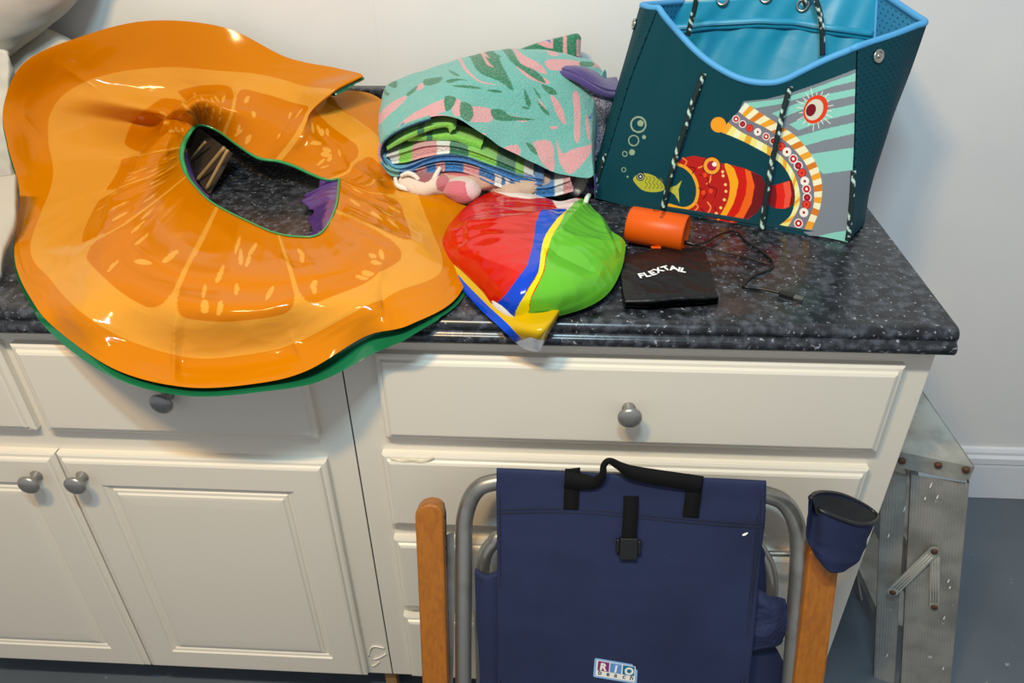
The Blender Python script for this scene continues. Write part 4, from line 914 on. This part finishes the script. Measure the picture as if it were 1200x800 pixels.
# sewn label
m_lb = mat('label_border', (132, 172, 214), .6); m_lw = mat('label_white', (226, 222, 216), .6)
def lq(u, v, off=.0062):
    a, b, c, d = (np.array(q, float) for q in ((697,770.5),(747.5,779),(746,801),(695,792.5)))
    q = (a*(1-u)+b*u)*(1-v)+(d*(1-u)+c*u)*v; return CP(q[0], q[1], off)
lab = prism('label', [lq(.03, 0), lq(.97, 0), lq(1, .06), lq(1, .94), lq(.97, 1), lq(.03, 1), lq(0, .94), lq(0, .06)], cn, .0006, m_lb, ch)
lab['label'] = 'small sewn brand patch of three coloured squares'
def lpatch(u0, u1, v0, v1, col, off): prism('label_square', [lq(u0, v0, off), lq(u1, v0, off), lq(u1, v1, off), lq(u0, v1, off)], cn, .0003, col, lab)
lpatch(.05, .95, .10, .92, m_lw, .0069)
lpatch(.085, .345, .13, .62, mat('label_plum', (130, 34, 104), .6), .0073)
lpatch(.37, .63, .13, .62, mat('label_blue', (84, 138, 196), .6), .0073)
lpatch(.66, .93, .13, .62, mat('label_teal', (8, 104, 138), .6), .0073)
ex = lq(1, .5)-lq(0, .5); ex /= np.linalg.norm(ex); ey = np.cross(cn, ex); ey = ey if ey[2] > 0 else -ey; LW = np.linalg.norm(lq(1, .5)-lq(0, .5))
for chx, u in (('R', .13), ('I', .465), ('O', .70)): text('lettering', chx, lq(u, .575, .0078), ex, ey, LW*.245, m_lw, lab, .0001, .0007)
for chx, u in zip('beach', (.10, .29, .47, .66, .83)): text('lettering', chx, lq(u, .84, .0074), ex, ey, LW*.17, mat('label_ink', (40, 44, 56), .6), lab, .0001, .0002)
# wooden arms
def arm(tl, tr, bl, br, off, th):
    A = [CP(*q, off) for q in (tl, tr, br, bl)]; A[2] = down(A[2], .10); A[3] = down(A[3], .10)
    n_ = 5; c = (A[0]+A[1])/2; top = []
    wv = A[1]-A[0]
    for k in range(7):
        a = PI*k/6; top.append(c-wv/2*math.cos(a)-cdn*math.sin(a)*.016)
    return prism('arm', [A[3]]+top+[A[2]], -cn, th, m_wood, ch, .0035)
arm((486,604),(519,602),(500,800),(528,800), .012, .028)
arm((948,655),(985,655),(927,800),(963,800), .010, .030)
# slotted hinge plates
def plate(pts, off, M=m_tube):
    return prism('hinge_plate', [CP(a, b, off) for a, b in pts], cn, .0022, M, ch)
plate([(514,606),(520.5,588),(523,600),(524,660),(522,690),(520,690)], -.012, mat('dark_steel', (86, 84, 80), .4, metal=.9))
for y in (606, 624, 642, 660, 678):
    tube('rivet', [CP(521, y, -.010), CP(521, y, -.004)], .0025, m_black_plastic, ch, sides=10, n=3)
prism('hinge_arm', [CP(523,626,-.02), CP(532,622,-.02), CP(533,700,-.02), CP(531,800,-.02), CP(527,800,-.02), CP(524,700,-.02)], cn, .003, m_tube, ch)
plate([(940,655),(948,650),(949,690),(943,720),(940,712)], -.010, MATS['dark_steel'])
for y in (668, 690, 708): tube('rivet', [CP(944.5, y, -.008), CP(944.5, y, -.003)], .0025, m_black_plastic, ch, sides=10, n=3)
# cup holder pouch on the right arm
top = [(950,582),(962,576.5),(985,579),(1008,589),(1022,598),(1029,606),(1022,613),(1005,614),(985,608),(966,600),(954,592)]
bot_ = [(944,624),(955,612),(975,612),(995,618),(1008,622),(1016,628),(1010,650),(992,668),(975,671.5),(962,662),(950,642)]
nn = len(top); rows = []
for i in range(nn):
    dpt = .050-.075*math.sin(PI*(i-1)/5) if i < 6 else .050+.022*math.sin(PI*(i-6)/5)
    d2 = .030-.035*math.sin(PI*(i-1)/5) if i < 6 else .030+.030*math.sin(PI*(i-6)/5)
    t0 = CP(*top[i], max(dpt, -.01)); b0_ = CP(*bot_[i], max(d2, .0)); rows.append([t0, t0*.65+b0_*.35, t0*.3+b0_*.7, b0_])
Gcup = surf(rows, 90, 40, True); Nc = normals(Gcup, True)
Gcup = Gcup+Nc*(fbm(Gcup, 14, 91, 3, True)*.0022*np.linspace(0, 1, 40)[None])[..., None]
cu = grid('cup_holder', Gcup, m_navy, ch, True, thick=.002)
bcen = Gcup[:, -1].mean(0); fan = np.stack([Gcup[:, -1], Gcup[:, -1]*.5+bcen*.5, np.repeat(bcen[None], 90, 0)], 1); grid('pouch_bottom', fan, m_navy, cu, True)
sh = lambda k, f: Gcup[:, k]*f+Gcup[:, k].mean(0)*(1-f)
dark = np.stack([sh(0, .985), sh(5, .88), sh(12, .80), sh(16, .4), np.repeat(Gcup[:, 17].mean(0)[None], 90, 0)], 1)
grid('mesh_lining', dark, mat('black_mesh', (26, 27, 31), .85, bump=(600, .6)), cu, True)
tube('rim', Gcup[::4, 0], .0028, mat('black_piping', (22, 23, 30), .4), cu, n=120, sides=8, closed=True)
tube('paint_spot', [CP(870,627,.006), CP(873,626,.006), CP(876.5,624,.006)], [.0012, .002, .0008], m_print, ch, sides=6)

# ------------------------------------------------------------------ aluminium step ladder beside the cabinet
m_rail = mat('ribbed_aluminium', (168, 166, 160), .5, metal=.3, var=[(16, (134, 133, 128), .4, .7), (60, (214, 214, 210), .70, .74)])
m_rivet = mat('rusty_rivet', (96, 62, 46), .6, metal=.4)
ld = thing('step_ladder', 'old paint spattered aluminium step ladder folded beside the right end of the cabinet', 'step ladder', (.13, .2, 0))
zc0 = .60
fa, fb = P(1142, 546, z=zc0), P(1046, 526, z=zc0); dirf = fa-fb; dirf /= np.linalg.norm(dirf)
npl = np.cross([0, 0, 1], dirf); npl /= np.linalg.norm(npl); bdir = np.array([-.045, .999, 0])
capL = .33; o0 = fb-dirf*.035
wcap = np.linalg.norm(fa-o0)
o0w = o0.copy()
cap_pts = [o0, fa, fa+bdir*capL, o0+bdir*capL]
prism('top_cap', cap_pts, (0, 0, -1), .004, m_alu, ld, .001)
lipb = prism('cap_lip', [o0-bdir*.002, o0-bdir*.002-np.array([0, 0, .034]), fa-bdir*.002-dirf*.006-np.array([0, 0, .034]), fa-bdir*.002-np.array([0, 0, .026]), fa-bdir*.002], bdir, .004, m_alu, ld, .001)
prism('cap_lip', [fa+dirf*.001, fa+dirf*.001+bdir*capL, fa+bdir*capL+dirf*.001-np.array([0, 0, .03]), fa+dirf*.001-np.array([0, 0, .03])], -dirf, .004, m_alu, ld, .001)
def LP(px, py, off=0): return onplane(px, py, fa+npl*off, npl)
for px, py in ((1099.5, 545), (1132, 550.5), (1057, 540)):
    q = LP(px, py, -.004); lathe('rivet', [(.0058, -.001), (.0055, .002), (.003, .0035), (.0005, .0035)], q, -npl, m_rivet, ld, 16)
def rail(name, tl, tr, bl, br, off, th):
    """ribbed C-channel from cap to floor, ribs are real grooves"""
    A0, A1, B0, B1 = LP(*tl, off), LP(*tr, off), LP(*bl, off), LP(*br, off)
    e0_, e1_ = B0-A0, B1-A1; B0 = A0+e0_*((.0-A0[2])/e0_[2]); B1 = A1+e1_*((.0-A1[2])/e1_[2])
    wd = np.linalg.norm(A1-A0); nr_ = int(wd/.0045); fs = np.linspace(0, 1, nr_*4+1)
    g = np.array([0, .0009, .0009, 0])
    prof_ = [(0, th), (0, .003)]+[(f, g[i % 4]) for i, f in enumerate(fs)]+[(1, .003), (1, th)]
    rows = []
    for T, Bm in ((A0, B0), (A1, B1)): pass
    Gx = np.array([[(A0*(1-f)+A1*f)*(1-t)+(B0*(1-f)+B1*f)*t+npl*d for f, d in prof_] for t in (0, .5, 1)])
    o = grid(name, Gx, m_rail, ld, smooth=False); return A0, A1, B0, B1
rail('front_rail', (1068, 556), (1136, 566), (1056, 800), (1114, 800), .006, .028)
rail('rear_rail', (1034, 548), (1063, 556), (1024, 800), (1048, 800), .018, .024)
# far pair of rails seen through the gap
rail('front_rail', (1030, 470), (1075, 480), (1042, 800), (1080, 800), .30, .02)
rail('rear_rail', (1008, 560), (1024, 566), (1010, 800), (1024, 800), .29, .02)
for zs, ys in ((.36, 0), (.13, 0)):
    x0 = .12+.06*(.6-zs)
    pA = np.array([x0, .16, zs]); 
    prism('tread', [pA+bdir*0, pA+dirf*.075, pA+dirf*.075+bdir*.26, pA+bdir*.26], (0, 0, -1), .02, m_alu, ld, .001)
# folding brace
def link_bar(a, b, wd, off):
    A, B = LP(*a, off), LP(*b, off); d = B-A; d /= np.linalg.norm(d); s = np.cross(d, npl); pts = []
    for k in range(7): an = -PI/2+PI*k/6; pts.append(B+(d*math.cos(an)+s*math.sin(an))*wd/2)
    for k in range(7): an = PI/2+PI*k/6; pts.append(A+(d*math.cos(an)+s*math.sin(an))*wd/2)
    o = prism('brace', pts, npl, .003, m_alu, ld, .0006)
    for k in (-.25, 0, .25):
        tube('rib', [A+s*wd*k+d*.012-npl*.0003, B+s*wd*k-d*.012-npl*.0003], .0008, m_alu, o, sides=6, n=3)
    return A, B
A_, B2 = link_bar((1046, 694), (1095, 646), .018, -.002); C_, D_ = link_bar((1096, 646), (1095, 711), .016, .002)
for q in (A_, B2, D_): lathe('rivet', [(.0058, 0), (.0052, .002), (.002, .003), (.0005, .003)], q, -npl, m_rivet, ld, 16)
# paint spatters
for px, py, s in ((1089, 572, 5), (1097, 585, 4), (1083, 586, 3), (1110, 683, 4), (1112, 690, 3), (1105, 726, 4), (1038, 770, 5), (1058, 600, 6), (1040, 630, 4), (1104, 785, 4)):
    q = LP(px, py, .0045 if px > 1066 else .0165); tube('paint_spatter', [q, q+np.array([.0006, 0, .004])*s/4, q+np.array([.0004, 0, .010])*s/4], [.0005, .0016, .0005], m_print, ld, sides=6, n=8)

tube('back_leg_edge', [P(1003, 668, y=.34), P(1014, 728, y=.29), P(1027, 797, y=.23)], .003, m_alu, ld, sides=8)  # thin rod added to draw the edge of the ladder's back leg
